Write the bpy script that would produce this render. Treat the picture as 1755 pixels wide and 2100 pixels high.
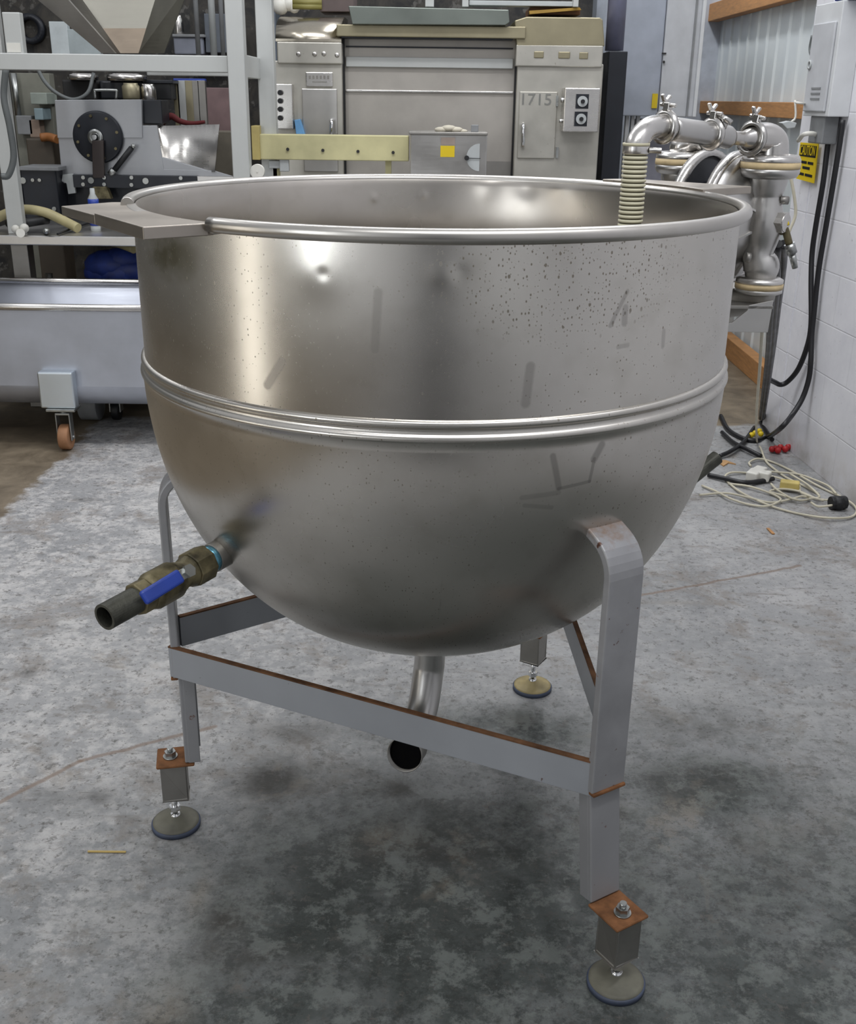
import bpy, math, random
import numpy as np
from mathutils import Vector, Matrix
random.seed(7)
PI = math.pi
for o in list(bpy.data.objects): bpy.data.objects.remove(o, do_unlink=True)
S = bpy.context.scene
COL = S.collection
# ------------------------------------------------------------------ camera
F_PX, PITCH, ROLL, CAM_H, CAM_D = 2201.2658, 0.3688, -0.0129, 1.6586, 2.2793
cam_data = bpy.data.cameras.new('camera'); cam = bpy.data.objects.new('camera', cam_data); COL.objects.link(cam)
cam_data.sensor_fit = 'HORIZONTAL'; cam_data.sensor_width = 36.0
cam_data.lens = F_PX / 1755.0 * 36.0
cam_data.clip_start = 0.05; cam_data.clip_end = 60
Fw = Vector((0, math.cos(PITCH), -math.sin(PITCH)))
Dn = Fw.cross(Vector((1, 0, 0)))
Rt = Vector((1, 0, 0)) * math.cos(ROLL) + Dn * math.sin(ROLL)
Dw = -Vector((1, 0, 0)) * math.sin(ROLL) + Dn * math.cos(ROLL)
CAM = Vector((0, -CAM_D, CAM_H))
M4 = Matrix((( Rt.x, -Dw.x, -Fw.x, CAM.x), (Rt.y, -Dw.y, -Fw.y, CAM.y), (Rt.z, -Dw.z, -Fw.z, CAM.z), (0, 0, 0, 1)))
cam.matrix_world = M4
S.camera = cam
# ------------------------------------------------------------------ world, lights, exposure
S.view_settings.view_transform = 'Standard'; S.view_settings.look = 'None'
S.view_settings.gamma = 1.0; S.view_settings.use_curve_mapping = False
S.view_settings.exposure = 0.0
w = bpy.data.worlds.new('world'); S.world = w; w.use_nodes = True
w.node_tree.nodes['Background'].inputs[0].default_value = (0.84, 0.86, 0.90, 1)
w.node_tree.nodes['Background'].inputs[1].default_value = 0.60
def area(name, loc, target, sx, sy, power, color=(1, 1, 1), spread=None):
    l = bpy.data.lights.new(name, 'AREA'); l.shape = 'RECTANGLE'; l.size = sx; l.size_y = sy
    l.energy = power; l.color = color
    if spread: l.spread = spread
    o = bpy.data.objects.new(name, l); COL.objects.link(o); o.location = loc
    d = Vector(target) - Vector(loc); o.rotation_euler = d.to_track_quat('-Z', 'Y').to_euler()
    return o
area('doorway_light', (-4.0, -1.9, 1.3), (0, -0.5, 1.3), 0.30, 2.6, 17, (1.0, 0.95, 0.86))
area('window_light', (-2.65, -3.25, 1.9), (0, 0, 1.4), 0.42, 2.2, 28, (0.93, 0.97, 1.0))
area('ceiling_light_front', (0.2, -2.2, 4.3), (0.2, -2.2, 0), 3.0, 0.3, 22, (0.97, 0.98, 1.0))
area('ceiling_light_middle', (0.0, 2.0, 4.3), (0.0, 2.0, 0), 3.6, 0.3, 72, (0.97, 0.98, 1.0))
area('ceiling_light_left', (-2.9, 2.0, 4.3), (-2.9, 2.0, 0), 0.3, 3.0, 34, (0.97, 0.98, 1.0))
area('fill_light_right', (1.2, -1.2, 4.3), (1.6, -1.0, 0), 0.3, 3.6, 62, (0.97, 0.98, 1.0))  # added fill that brightens the right wall and the kettle's right side
area('fill_light_far', (0.9, 5.4, 4.3), (1.3, 5.4, 0), 2.0, 0.3, 55, (0.97, 0.98, 1.0))  # added fill that brightens the far siding
area('ceiling_light_back', (-0.3, 2.6, 4.2), (-0.3, 4.6, 1.2), 3.0, 0.4, 22, (0.97, 0.98, 1.0))

# ------------------------------------------------------------------ pixel helpers: from a point in the photograph to a place in the room
def ray(x, y): return Fw + Rt * ((x - 877.5) / F_PX) + Dw * ((y - 1050) / F_PX)
def at(x, y, Y=0.0): r = ray(x, y); return CAM + r * ((Y - CAM.y) / r.y)
def atz(x, y, z=0.0): r = ray(x, y); return CAM + r * ((z - CAM.z) / r.z)
def atp(x, y, P, n): r = ray(x, y); return CAM + r * ((Vector(P) - CAM).dot(n) / r.dot(n))
def sr(r, g, b):
    f = lambda c: (c / 255 / 12.92) if c / 255 <= 0.04045 else ((c / 255 + 0.055) / 1.055) ** 2.4
    return (f(r), f(g), f(b), 1)

# ------------------------------------------------------------------ materials
class NT:
    def __init__(s, name):
        s.m = bpy.data.materials.new(name); s.m.use_nodes = True; s.t = s.m.node_tree
        s.b = s.t.nodes['Principled BSDF']
    def n(s, typ, **k):
        nd = s.t.nodes.new(typ)
        for a, v in k.items(): setattr(nd, a, v)
        return nd
    def l(s, a, b): s.t.links.new(a, b)
    def math(s, op, a, b=None, c=None, clamp=False):
        nd = s.n('ShaderNodeMath', operation=op); nd.use_clamp = clamp
        for i, v in enumerate((a, b, c)):
            if v is None: continue
            if isinstance(v, (int, float)): nd.inputs[i].default_value = v
            else: s.l(v, nd.inputs[i])
        return nd.outputs[0]
    def mix(s, f, a, b):
        nd = s.n('ShaderNodeMix', data_type='RGBA')
        for sock, v in ((nd.inputs[0], f), (nd.inputs[6], a), (nd.inputs[7], b)):
            if isinstance(v, (int, float, tuple)): sock.default_value = v
            else: s.l(v, sock)
        return nd.outputs[2]
    def coord(s, scale=(1, 1, 1)):
        tc = s.n('ShaderNodeTexCoord'); mp = s.n('ShaderNodeMapping'); mp.inputs['Scale'].default_value = scale
        s.l(tc.outputs['Object'], mp.inputs[0]); return mp.outputs[0]
    def noise(s, vec, scale, detail=4, rough=0.55, dist=0.0):
        nd = s.n('ShaderNodeTexNoise'); nd.inputs['Scale'].default_value = scale; nd.inputs['Detail'].default_value = detail
        nd.inputs['Roughness'].default_value = rough; nd.inputs['Distortion'].default_value = dist
        s.l(vec, nd.inputs['Vector']); return nd.outputs['Fac']
    def ramp(s, f, lo, hi, a=0.0, b=1.0):
        nd = s.n('ShaderNodeMapRange'); nd.inputs[1].default_value = lo; nd.inputs[2].default_value = hi
        nd.inputs[3].default_value = a; nd.inputs[4].default_value = b; s.l(f, nd.inputs[0]); return nd.outputs[0]
    def set(s, k, v):
        if isinstance(v, (int, float, tuple)): s.b.inputs[k].default_value = v
        else: s.l(v, s.b.inputs[k])
    def bump(s, h, strength=0.3, dist=0.002):
        nd = s.n('ShaderNodeBump'); nd.inputs['Strength'].default_value = strength; nd.inputs['Distance'].default_value = dist
        s.l(h, nd.inputs['Height']); s.l(nd.outputs[0], s.b.inputs['Normal'])

def plain(name, rgb, rough=0.5, metal=0.0, var=0.12, scale=9, spec=0.5, stretch=(1, 1, 1), bump=0.0):
    t = NT(name); v = t.coord(stretch); n = t.noise(v, scale)
    c = sr(*rgb); d = tuple(x * (1 - var * 1.6) for x in c[:3]) + (1,); e = tuple(min(1, x * (1 + var)) for x in c[:3]) + (1,)
    t.set('Base Color', t.mix(t.ramp(n, 0.3, 0.7), d, e)); t.set('Metallic', metal)
    t.set('Roughness', t.ramp(n, 0.3, 0.7, max(0.02, rough - 0.07), min(1, rough + 0.07)))
    t.set('Specular IOR Level', spec)
    if bump: t.bump(t.noise(v, scale * 8, 3), bump, 0.002)
    return t.m
def speckled(name, rgb, spot, rough=0.5, metal=0.0, thr=0.66, scale=26, var=0.1, blotch=0.70):
    t = NT(name); v = t.coord(); n = t.noise(v, 5)
    c = sr(*rgb); d = tuple(x * (1 - var) for x in c[:3]) + (1,)
    base = t.mix(t.ramp(n, 0.3, 0.7), d, c)
    m1 = t.ramp(t.noise(v, scale, 3, 0.6), thr, thr + 0.05); m2 = t.ramp(t.noise(v, scale * 0.35, 5, 0.7), blotch, blotch + 0.06)
    m = t.math('MAXIMUM', m1, m2)
    t.set('Base Color', t.mix(m, base, sr(*spot))); t.set('Metallic', t.math('MULTIPLY', t.math('SUBTRACT', 1.0, m), metal))
    t.set('Roughness', t.ramp(n, 0.3, 0.7, rough - 0.08, rough + 0.08)); t.bump(m, -0.25, 0.001)
    return t.m
def brushed(name, rgb=(200, 197, 192), rough=0.36, var=0.10, spots=0.0, vertical=False, aniso=0.0, metal=1.0):
    t = NT(name); v0 = t.coord(); st = t.coord((40, 40, 2) if vertical else (2, 2, 60))
    n = t.noise(v0, 3.2, 5, 0.6); br = t.noise(st, 3, 3, 0.6)
    c = sr(*rgb); d = tuple(x * (1 - var * 2) for x in c[:3]) + (1,)
    base = t.mix(t.ramp(n, 0.32, 0.68), d, c)
    if spots:
        m = t.ramp(t.noise(v0, 60, 3, 0.6), 0.70, 0.74); base = t.mix(t.math('MULTIPLY', m, spots), base, sr(84, 62, 44))
    t.set('Base Color', base); t.set('Metallic', metal)
    t.set('Roughness', t.math('ADD', t.ramp(n, 0.3, 0.7, rough - 0.06, rough + 0.07), t.ramp(br, 0.3, 0.7, -0.03, 0.03)))
    if aniso: t.set('Anisotropic', aniso)
    t.bump(br, 0.06, 0.001)
    return t.m

M = {}
M['steel'] = brushed('brushed_steel', (205, 203, 200), 0.34)
M['steel_bright'] = brushed('polished_steel', (216, 213, 209), 0.27)
M['steel_dull'] = brushed('dull_steel', (168, 165, 160), 0.48, 0.14)
M['steel_oven'] = brushed('oven_steel', (190, 187, 178), 0.42, 0.12, vertical=True, spots=0.4, metal=0.6)
M['steel_olive'] = brushed('stained_steel', (158, 150, 124), 0.4, 0.12, metal=0.6)
M['steel_white'] = brushed('galvanised_steel', (192, 194, 192), 0.5, 0.06, vertical=True, metal=0.5)
M['steel_blue'] = brushed('trough_steel', (186, 190, 200), 0.45, 0.10, metal=0.75)
M['chrome'] = brushed('chrome', (232, 232, 232), 0.12, 0.03)
M['zinc'] = plain('zinc', (170, 172, 170), 0.35, 1.0)
M['leg'] = speckled('worn_leg_steel', (150, 150, 152), (96, 56, 38), 0.45, 0.3, 0.69, 30)
M['leg_side'] = speckled('brace_steel', (158, 161, 166), (80, 52, 40), 0.45, 0.3, 0.72, 34)
M['rust'] = plain('rust', (120, 82, 54), 0.85, 0.0, 0.3, 30, 0.2, bump=0.4)
M['rust_edge'] = plain('rusty_edge', (104, 74, 52), 0.8, 0.0, 0.35, 22, 0.2, bump=0.4)
M['weld'] = plain('weld_scale', (160, 158, 152), 0.4, 0.8, 0.2, 60, bump=0.5)
M['rubber_pad'] = plain('grimy_pad', (98, 96, 84), 0.65, 0.0, 0.2, 20)
M['blue_rubber'] = plain('blue_black_rubber', (62, 70, 88), 0.6, 0.0, 0.2, 20)
M['pad_tan'] = plain('tan_pad', (150, 136, 96), 0.6, 0.0, 0.2, 20)
M['brass'] = plain('tarnished_brass', (112, 104, 78), 0.5, 0.5, 0.55, 22, bump=0.3)
M['iron_pipe'] = plain('black_iron_pipe', (78, 78, 70), 0.5, 0.5, 0.35, 22, bump=0.4)
M['blue_vinyl'] = plain('blue_vinyl', (34, 62, 152), 0.4, 0.0, 0.1, 20)
M['black'] = plain('black_plastic', (20, 21, 24), 0.5)
M['black_metal'] = plain('black_metal', (34, 37, 44), 0.4, 0.2)
M['dark'] = plain('dark_grime', (38, 38, 38), 0.7)
M['black_rubber'] = plain('black_cable_rubber', (22, 22, 26), 0.42, 0.0, 0.1)
M['grey_hose'] = plain('grey_hose', (100, 104, 104), 0.5)
M['cream_hose'] = plain('cream_hose', (206, 200, 172), 0.5, 0.0, 0.06)
M['tan_hose'] = plain('tan_hose', (168, 158, 118), 0.5)
M['cord_white'] = plain('dirty_white_cord', (196, 190, 170), 0.55, 0.0, 0.08)
M['white_plastic'] = plain('white_plastic', (214, 212, 204), 0.45, 0.0, 0.05)
M['gasket'] = plain('beige_gasket', (206, 184, 142), 0.6, 0.0, 0.12, 30)
M['yellow'] = plain('yellow_label', (214, 186, 24), 0.5, 0.0, 0.04)
M['yellow_beam'] = plain('cream_painted_beam', (192, 186, 142), 0.5, 0.0, 0.12, 6)
M['wood'] = plain('orange_wood', (178, 130, 82), 0.7, 0.0, 0.14, 12, stretch=(1, 1, 8))
M['red'] = plain('red_plastic', (176, 30, 34), 0.5)
M['maroon'] = plain('maroon_cloth', (92, 26, 28), 0.8)
M['mauve'] = plain('mauve_panel', (128, 106, 106), 0.6)
M['orange'] = plain('orange_plastic', (150, 96, 50), 0.6)
M['light_blue'] = plain('light_blue_plastic', (104, 158, 204), 0.5)
M['blue_cloth'] = plain('blue_tarpaulin', (26, 48, 118), 0.6, 0.0, 0.3, 12)
M['caster'] = plain('tan_caster_tyre', (150, 108, 76), 0.6, 0.0, 0.2)
M['grey_paint'] = plain('grey_paint', (128, 130, 132), 0.5)
M['light_grey'] = plain('light_grey_paint', (176, 180, 180), 0.5, 0.0, 0.05)
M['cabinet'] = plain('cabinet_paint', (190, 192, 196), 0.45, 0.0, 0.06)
M['cab_shadow'] = plain('cabinet_paint_shaded', (164, 170, 182), 0.5, 0.0, 0.06)  # cabinet paint with the left door's shade put into the colour
M['panel_white'] = plain('panel_white_enamel', (208, 210, 212), 0.4, 0.0, 0.04)
M['foil'] = brushed('crinkled_foil', (214, 210, 206), 0.22, 0.2)
M['purple_pipe'] = plain('purple_grey_duct', (118, 120, 142), 0.4, 0.3)
M['bore'] = plain('bore_shade', (8, 8, 9), 0.9, spec=0.1)  # near-black discs paint the shade inside the pipe ends
M['ink'] = plain('faded_ink', (120, 120, 116), 0.7)
M['rag'] = plain('cream_rag', (188, 182, 166), 0.9, bump=0.4)
M['cardboard'] = plain('brown_board', (96, 66, 44), 0.8)

# kettle skin with brush marks, specks, drips, dents and wiped strokes
def kettle_mat(name, strokes=(), dents=(), specks=True, rgb=(212, 208, 201), rough=0.24, aniso=0.78):
    t = NT(name); v0 = t.coord()
    sep = t.n('ShaderNodeSeparateXYZ'); t.l(v0, sep.inputs[0]); X, Y, Z = sep.outputs
    th = t.math('ARCTAN2', Y, X)
    cmb = t.n('ShaderNodeCombineXYZ'); t.l(t.math('MULTIPLY', th, 0.6), cmb.inputs[0]); t.l(Z, cmb.inputs[1]); uv = cmb.outputs[0]
    def mapped(sx, sy):
        mp = t.n('ShaderNodeMapping'); mp.inputs['Scale'].default_value = (sx, sy, 1); t.l(uv, mp.inputs[0]); return mp.outputs[0]
    n = t.noise(v0, 2.6, 3, 0.5); mott = t.noise(mapped(1, 1), 14, 3, 0.55)
    c = sr(*rgb)
    base = t.mix(t.ramp(n, 0.3, 0.7), tuple(x * 0.84 for x in c[:3]) + (1,), c)
    base = t.mix(t.ramp(mott, 0.5, 0.8, 0, 0.2), base, sr(140, 134, 118))
    rgh = t.ramp(n, 0.3, 0.7, rough - 0.03, rough + 0.04)
    if specks:
        def dots(scale, dens, size, sy=0.75, off=0.0):
            vv = t.n('ShaderNodeTexVoronoi', voronoi_dimensions='2D'); vv.inputs['Scale'].default_value = scale
            mp = t.n('ShaderNodeMapping'); mp.inputs['Scale'].default_value = (1, sy, 1); mp.inputs['Location'].default_value = (off, off, 0); t.l(uv, mp.inputs[0]); t.l(mp.outputs[0], vv.inputs['Vector'])
            sc_ = t.n('ShaderNodeSeparateColor'); t.l(vv.outputs['Color'], sc_.inputs[0])
            gate = t.math('GREATER_THAN', sc_.outputs[0], 1.0 - dens)
            edge = t.math('ADD', t.math('MULTIPLY', sc_.outputs[1], size), size * 0.3)
            on = t.math('MULTIPLY', t.math('SUBTRACT', edge, vv.outputs['Distance']), 14.0, clamp=True)
            return t.math('MULTIPLY', gate, on)
        dens = t.ramp(t.noise(uv, 2.6, 3), 0.40, 0.60, 0.25, 1.0)
        m = t.math('MULTIPLY', t.math('MAXIMUM', dots(150, 0.20, 0.17), dots(80, 0.03, 0.15, off=3.3)), dens)
        # heavier spatter high on the right of the front, where the shell is pitted
        cx = t.math('SUBTRACT', t.math('MULTIPLY', th, 0.6), SPAT[0]); cz = t.math('SUBTRACT', Z, SPAT[1])
        dd = t.math('ADD', t.math('MULTIPLY', t.math('MULTIPLY', cx, cx), 16), t.math('MULTIPLY', t.math('MULTIPLY', cz, cz), 70))
        reg = t.math('SUBTRACT', 1.0, dd, clamp=True)
        m2 = t.math('MULTIPLY', t.math('MAXIMUM', dots(85, 0.16, 0.20, 0.7, 1.7), dots(150, 0.45, 0.20, 0.7, 5.1)), t.math('MULTIPLY', reg, 2.0, clamp=True))
        drip = t.math('MULTIPLY', t.ramp(t.noise(mapped(60, 1.5), 1, 2, 0.5), 0.70, 0.76), t.ramp(t.noise(uv, 2.2, 2), 0.5, 0.62))
        drip = t.math('MULTIPLY', drip, t.ramp(t.noise(mapped(10, 60), 2, 2), 0.42, 0.6))
        mm = t.math('MAXIMUM', t.math('MAXIMUM', m, m2), t.math('MULTIPLY', drip, 0.45))
        base = t.mix(t.math('MULTIPLY', mm, 0.62), base, sr(98, 84, 58))
        rgh = t.math('ADD', rgh, t.math('MULTIPLY', mm, 0.2))
    # olive discoloration by the left bracket
    a0, z0 = math.radians(-141) * 0.6, 1.40
    ex = t.math('MULTIPLY', t.math('SUBTRACT', t.math('MULTIPLY', th, 0.6), a0), 9); ez = t.math('MULTIPLY', t.math('SUBTRACT', Z, z0), 18)
    ol = t.math('SUBTRACT', 1.0, t.math('ADD', t.math('MULTIPLY', ex, ex), t.math('MULTIPLY', ez, ez)), clamp=True)
    base = t.mix(t.math('MULTIPLY', t.math('MULTIPLY', ol, 0.75), t.ramp(mott, 0.3, 0.6)), base, sr(112, 104, 66))
    for (a1, z1, a2, z2, wd, k) in strokes:
        ax, az, bx_, bz = a1 * 0.6, z1, a2 * 0.6, z2
        L2 = (bx_ - ax) ** 2 + (bz - az) ** 2
        px = t.math('SUBTRACT', t.math('MULTIPLY', th, 0.6), ax); pz = t.math('SUBTRACT', Z, az)
        h = t.math('DIVIDE', t.math('ADD', t.math('MULTIPLY', px, bx_ - ax), t.math('MULTIPLY', pz, bz - az)), L2, clamp=True)
        qx = t.math('SUBTRACT', px, t.math('MULTIPLY', h, bx_ - ax)); qz = t.math('SUBTRACT', pz, t.math('MULTIPLY', h, bz - az))
        d = t.math('SQRT', t.math('ADD', t.math('MULTIPLY', qx, qx), t.math('MULTIPLY', qz, qz)))
        mk = t.ramp(d, wd, wd * 0.55, 0, k)
        base = t.mix(mk, base, sr(132, 128, 124)); rgh = t.math('ADD', rgh, t.math('MULTIPLY', mk, 0.12))
    hgt = 0.0
    for (a1, z1, rad, amp) in dents:
        px = t.math('SUBTRACT', t.math('MULTIPLY', th, 0.6), a1 * 0.6); pz = t.math('SUBTRACT', Z, z1)
        d2 = t.math('DIVIDE', t.math('ADD', t.math('MULTIPLY', px, px), t.math('MULTIPLY', pz, pz)), -rad * rad)
        hgt = t.math('ADD', hgt, t.math('MULTIPLY', t.math('EXPONENT', d2), amp))
    t.set('Base Color', base); t.set('Metallic', 1.0); t.set('Roughness', rgh)
    if aniso:
        tg = t.n('ShaderNodeTangent', direction_type='RADIAL', axis='Z'); t.l(tg.outputs[0], t.b.inputs['Tangent'])
        t.set('Anisotropic', aniso); 
    if dents: t.bump(hgt, 1.0, 0.004)
    return t.m

# (mesh builder below)
def basis(d):
    d = Vector(d).normalized(); u = d.cross(Vector((0, 0, 1)))
    if u.length < 1e-3: u = Vector((1, 0, 0))
    u.normalize(); return u, d.cross(u).normalized(), d
class MB:
    def __init__(s): s.v = []; s.f = []; s.sm = []
    def add(s, vs, fs, smooth=False):
        k = len(s.v); s.v += [Vector(p) for p in vs]; s.f += [tuple(i + k for i in f) for f in fs]; s.sm += [smooth] * len(fs); return s
    def box(s, a, b):
        (x0, y0, z0), (x1, y1, z1) = a, b
        x0, x1 = min(x0, x1), max(x0, x1); y0, y1 = min(y0, y1), max(y0, y1); z0, z1 = min(z0, z1), max(z0, z1)
        return s.add([(x0,y0,z0),(x1,y0,z0),(x1,y1,z0),(x0,y1,z0),(x0,y0,z1),(x1,y0,z1),(x1,y1,z1),(x0,y1,z1)],
            [(0,3,2,1),(4,5,6,7),(0,1,5,4),(1,2,6,5),(2,3,7,6),(3,0,4,7)])
    def obox(s, c, u, v, w, su, sv, sw):
        c = Vector(c); u = Vector(u).normalized() * su / 2; v = Vector(v).normalized() * sv / 2; w = Vector(w).normalized() * sw / 2
        P = [c + u * i + v * j + w * k for k in (-1, 1) for (i, j) in ((-1, -1), (1, -1), (1, 1), (-1, 1))]
        return s.add(P, [(0,3,2,1),(4,5,6,7),(0,1,5,4),(1,2,6,5),(2,3,7,6),(3,0,4,7)])
    def bar(s, p0, p1, side, wd, th):
        p0, p1 = Vector(p0), Vector(p1); d = (p1 - p0); sd = Vector(side); sd = (sd - d * sd.dot(d) / d.length_squared).normalized()
        return s.obox((p0 + p1) / 2, d, sd, d.cross(sd), d.length, wd, th)
    def prism(s, pts, ext):
        n = len(pts); P = [Vector(p) for p in pts] + [Vector(p) + Vector(ext) for p in pts]
        return s.add(P, [tuple(range(n))[::-1], tuple(range(n, 2 * n))] + [(i, (i + 1) % n, n + (i + 1) % n, n + i) for i in range(n)])
    def cyl(s, p0, p1, r0, r1=None, n=24, caps=True, smooth=True):
        r1 = r0 if r1 is None else r1; p0, p1 = Vector(p0), Vector(p1); u, v, d = basis(p1 - p0)
        A = [p0 + (u * math.cos(2*PI*i/n) + v * math.sin(2*PI*i/n)) * r0 for i in range(n)]
        B = [p1 + (u * math.cos(2*PI*i/n) + v * math.sin(2*PI*i/n)) * r1 for i in range(n)]
        s.add(A + B, [(i, (i + 1) % n, n + (i + 1) % n, n + i) for i in range(n)], smooth)
        if caps: s.add(A, [tuple(range(n))[::-1]]); s.add(B, [tuple(range(n))])
        return s
    def lathe(s, prof, c=(0, 0, 0), axis=(0, 0, 1), n=48, a0=0.0, a1=2*PI, smooth=True, close=False):
        c = Vector(c); ax = Vector(axis).normalized()
        if abs(ax.z) > 0.999: u, v = Vector((1, 0, 0)), Vector((0, 1, 0)) * (1 if ax.z > 0 else -1)
        else: u, v, _ = basis(ax)
        full = abs(a1 - a0 - 2*PI) < 1e-6; m = n if full else n + 1
        P = []
        for i in range(m):
            a = a0 + (a1 - a0) * i / n; d = u * math.cos(a) + v * math.sin(a)
            P += [c + d * r + ax * z for r, z in prof]
        k = len(prof); F_ = []
        for i in range(n):
            j = (i + 1) % m
            for q in range(k if close else k - 1):
                q2 = (q + 1) % k; F_.append((i*k + q, j*k + q, j*k + q2, i*k + q2))
        s.add(P, F_, smooth)
        if close and not full: s.add(P[:k], [tuple(range(k))]); s.add(P[-k:], [tuple(range(k))[::-1]])
        return s
    def tube(s, pts, r, n=12, sub=6, caps=True, rad=None):
        pts = [Vector(p) for p in pts]
        if sub > 1 and len(pts) > 2:
            q = [pts[0] * 2 - pts[1]] + pts + [pts[-1] * 2 - pts[-2]]; o = []
            for i in range(1, len(q) - 2):
                for k in range(sub):
                    t = k / sub; a, b, c, d = q[i-1:i+3]
                    o.append(0.5 * ((2*b) + (c - a)*t + (2*a - 5*b + 4*c - d)*t*t + (-a + 3*b - 3*c + d)*t**3))
            o.append(pts[-1]); pts = o
        ds = []
        for i in range(len(pts)):
            ds.append((pts[min(i+1, len(pts)-1)] - pts[max(i-1, 0)]).normalized())
        u, v, _ = basis(ds[0]); P = []
        for i, p in enumerate(pts):
            if i: 
                u = (u - ds[i] * u.dot(ds[i])).normalized(); v = ds[i].cross(u)
            rr = rad(i / (len(pts) - 1)) if rad else r
            P += [p + (u * math.cos(2*PI*k/n) + v * math.sin(2*PI*k/n)) * rr for k in range(n)]
        s.add(P, [(i*n + k, i*n + (k+1) % n, (i+1)*n + (k+1) % n, (i+1)*n + k) for i in range(len(pts)-1) for k in range(n)], True)
        if caps: s.add(P[:n], [tuple(range(n))[::-1]]); s.add(P[-n:], [tuple(range(n))])
        return s
    def pipe(s, p0, p1, ro, ri, n=24):
        p0, p1 = Vector(p0), Vector(p1); L = (p1 - p0).length
        return s.lathe([(ri, 0), (ro, 0), (ro, L), (ri, L)], p0, p1 - p0, n, smooth=False, close=True)
    def ball(s, c, r, n=16, sc=(1, 1, 1)):
        c = Vector(c); P = []; m = n // 2
        for i in range(m + 1):
            a = PI * i / m
            P += [c + Vector((math.sin(a)*math.cos(2*PI*k/n)*sc[0], math.sin(a)*math.sin(2*PI*k/n)*sc[1], math.cos(a)*sc[2])) * r for k in range(n)]
        return s.add(P, [(i*n + k, (i+1)*n + k, (i+1)*n + (k+1) % n, i*n + (k+1) % n) for i in range(m) for k in range(n)], True)
    def build(s, name, mat, parent=None, bevel=0.0, origin=None, seg=2):
        me = bpy.data.meshes.new(name)
        if parent is not None: O = world_of(parent)
        elif origin is not None: O = Vector(origin)
        else:
            xs = [p.x for p in s.v]; ys = [p.y for p in s.v]; zs = [p.z for p in s.v]
            O = Vector(((min(xs)+max(xs))/2, (min(ys)+max(ys))/2, min(zs)))
        me.from_pydata([p - O for p in s.v], [], s.f)
        me.polygons.foreach_set('use_smooth', s.sm); me.update()
        me.materials.append(M[mat] if isinstance(mat, str) else mat)
        o = bpy.data.objects.new(name, me); COL.objects.link(o)
        if parent is not None: o.parent = parent
        else: o.location = O
        import bmesh
        bm = bmesh.new(); bm.from_mesh(me); bmesh.ops.remove_doubles(bm, verts=bm.verts, dist=1e-6)
        bmesh.ops.recalc_face_normals(bm, faces=bm.faces); bm.to_mesh(me); bm.free()
        if bevel:
            b = o.modifiers.new('bevel', 'BEVEL'); b.width = bevel; b.segments = seg; b.limit_method = 'ANGLE'; b.angle_limit = math.radians(35)
        return o
def world_of(o):
    p = Vector(o.location)
    while o.parent: o = o.parent; p += Vector(o.location)
    return p
def tag(o, label, cat, group=None, kind=None):
    if label: o['label'] = label
    if cat: o['category'] = cat
    if group: o['group'] = group
    if kind: o['kind'] = kind
    return o
def thing(name, loc, label, cat, group=None):
    o = bpy.data.objects.new(name, None); COL.objects.link(o); o.location = loc; o.empty_display_size = 0.1
    return tag(o, label, cat, group)
def struct(o): o['kind'] = 'structure'; return o
def copy_tree(o, parent=None):
    c = o.copy(); COL.objects.link(c)
    if parent: c.parent = parent
    for ch in [x for x in bpy.data.objects if x.parent == o]: copy_tree(ch, c)
    return c
def rect(x0, y0, x1, y1, Y):
    """a pixel rectangle at depth Y -> world x0,x1,z0,z1"""
    a = at(x0, (y0+y1)/2, Y); b = at(x1, (y0+y1)/2, Y); t = at((x0+x1)/2, y0, Y); u = at((x0+x1)/2, y1, Y)
    return a.x, b.x, u.z, t.z
def RB(mb, x0, y0, x1, y1, Y, d, z0=None):
    a, b, lo, hi = rect(x0, y0, x1, y1, Y)
    if z0 is not None: lo = z0
    return mb.box((a, Y, lo), (b, Y + d, hi))
def text_obj(name, s, size, loc, rot, mat, parent=None, depth=0.0006, sx=1.0):
    cu = bpy.data.curves.new(name, 'FONT'); cu.body = s; cu.size = size; cu.extrude = depth; cu.align_x = 'CENTER'; cu.align_y = 'CENTER'
    tmp = bpy.data.objects.new(name, cu); COL.objects.link(tmp)
    bpy.context.view_layer.update()
    me = bpy.data.meshes.new_from_object(tmp.evaluated_get(bpy.context.evaluated_depsgraph_get()))
    bpy.data.objects.remove(tmp)
    R = rot.to_4x4() @ Matrix.Diagonal((sx, 1, 1, 1))
    me.transform(Matrix.Translation(Vector(loc) - (world_of(parent) if parent else Vector(loc))) @ R)
    me.materials.clear(); me.materials.append(M[mat])
    o = bpy.data.objects.new(name, me); COL.objects.link(o)
    if parent: o.parent = parent
    else: o.location = loc
    return o
ROT_FRONT = Matrix(((1, 0, 0), (0, 0, -1), (0, 1, 0)))   # text plane facing the camera side (-Y)

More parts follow.
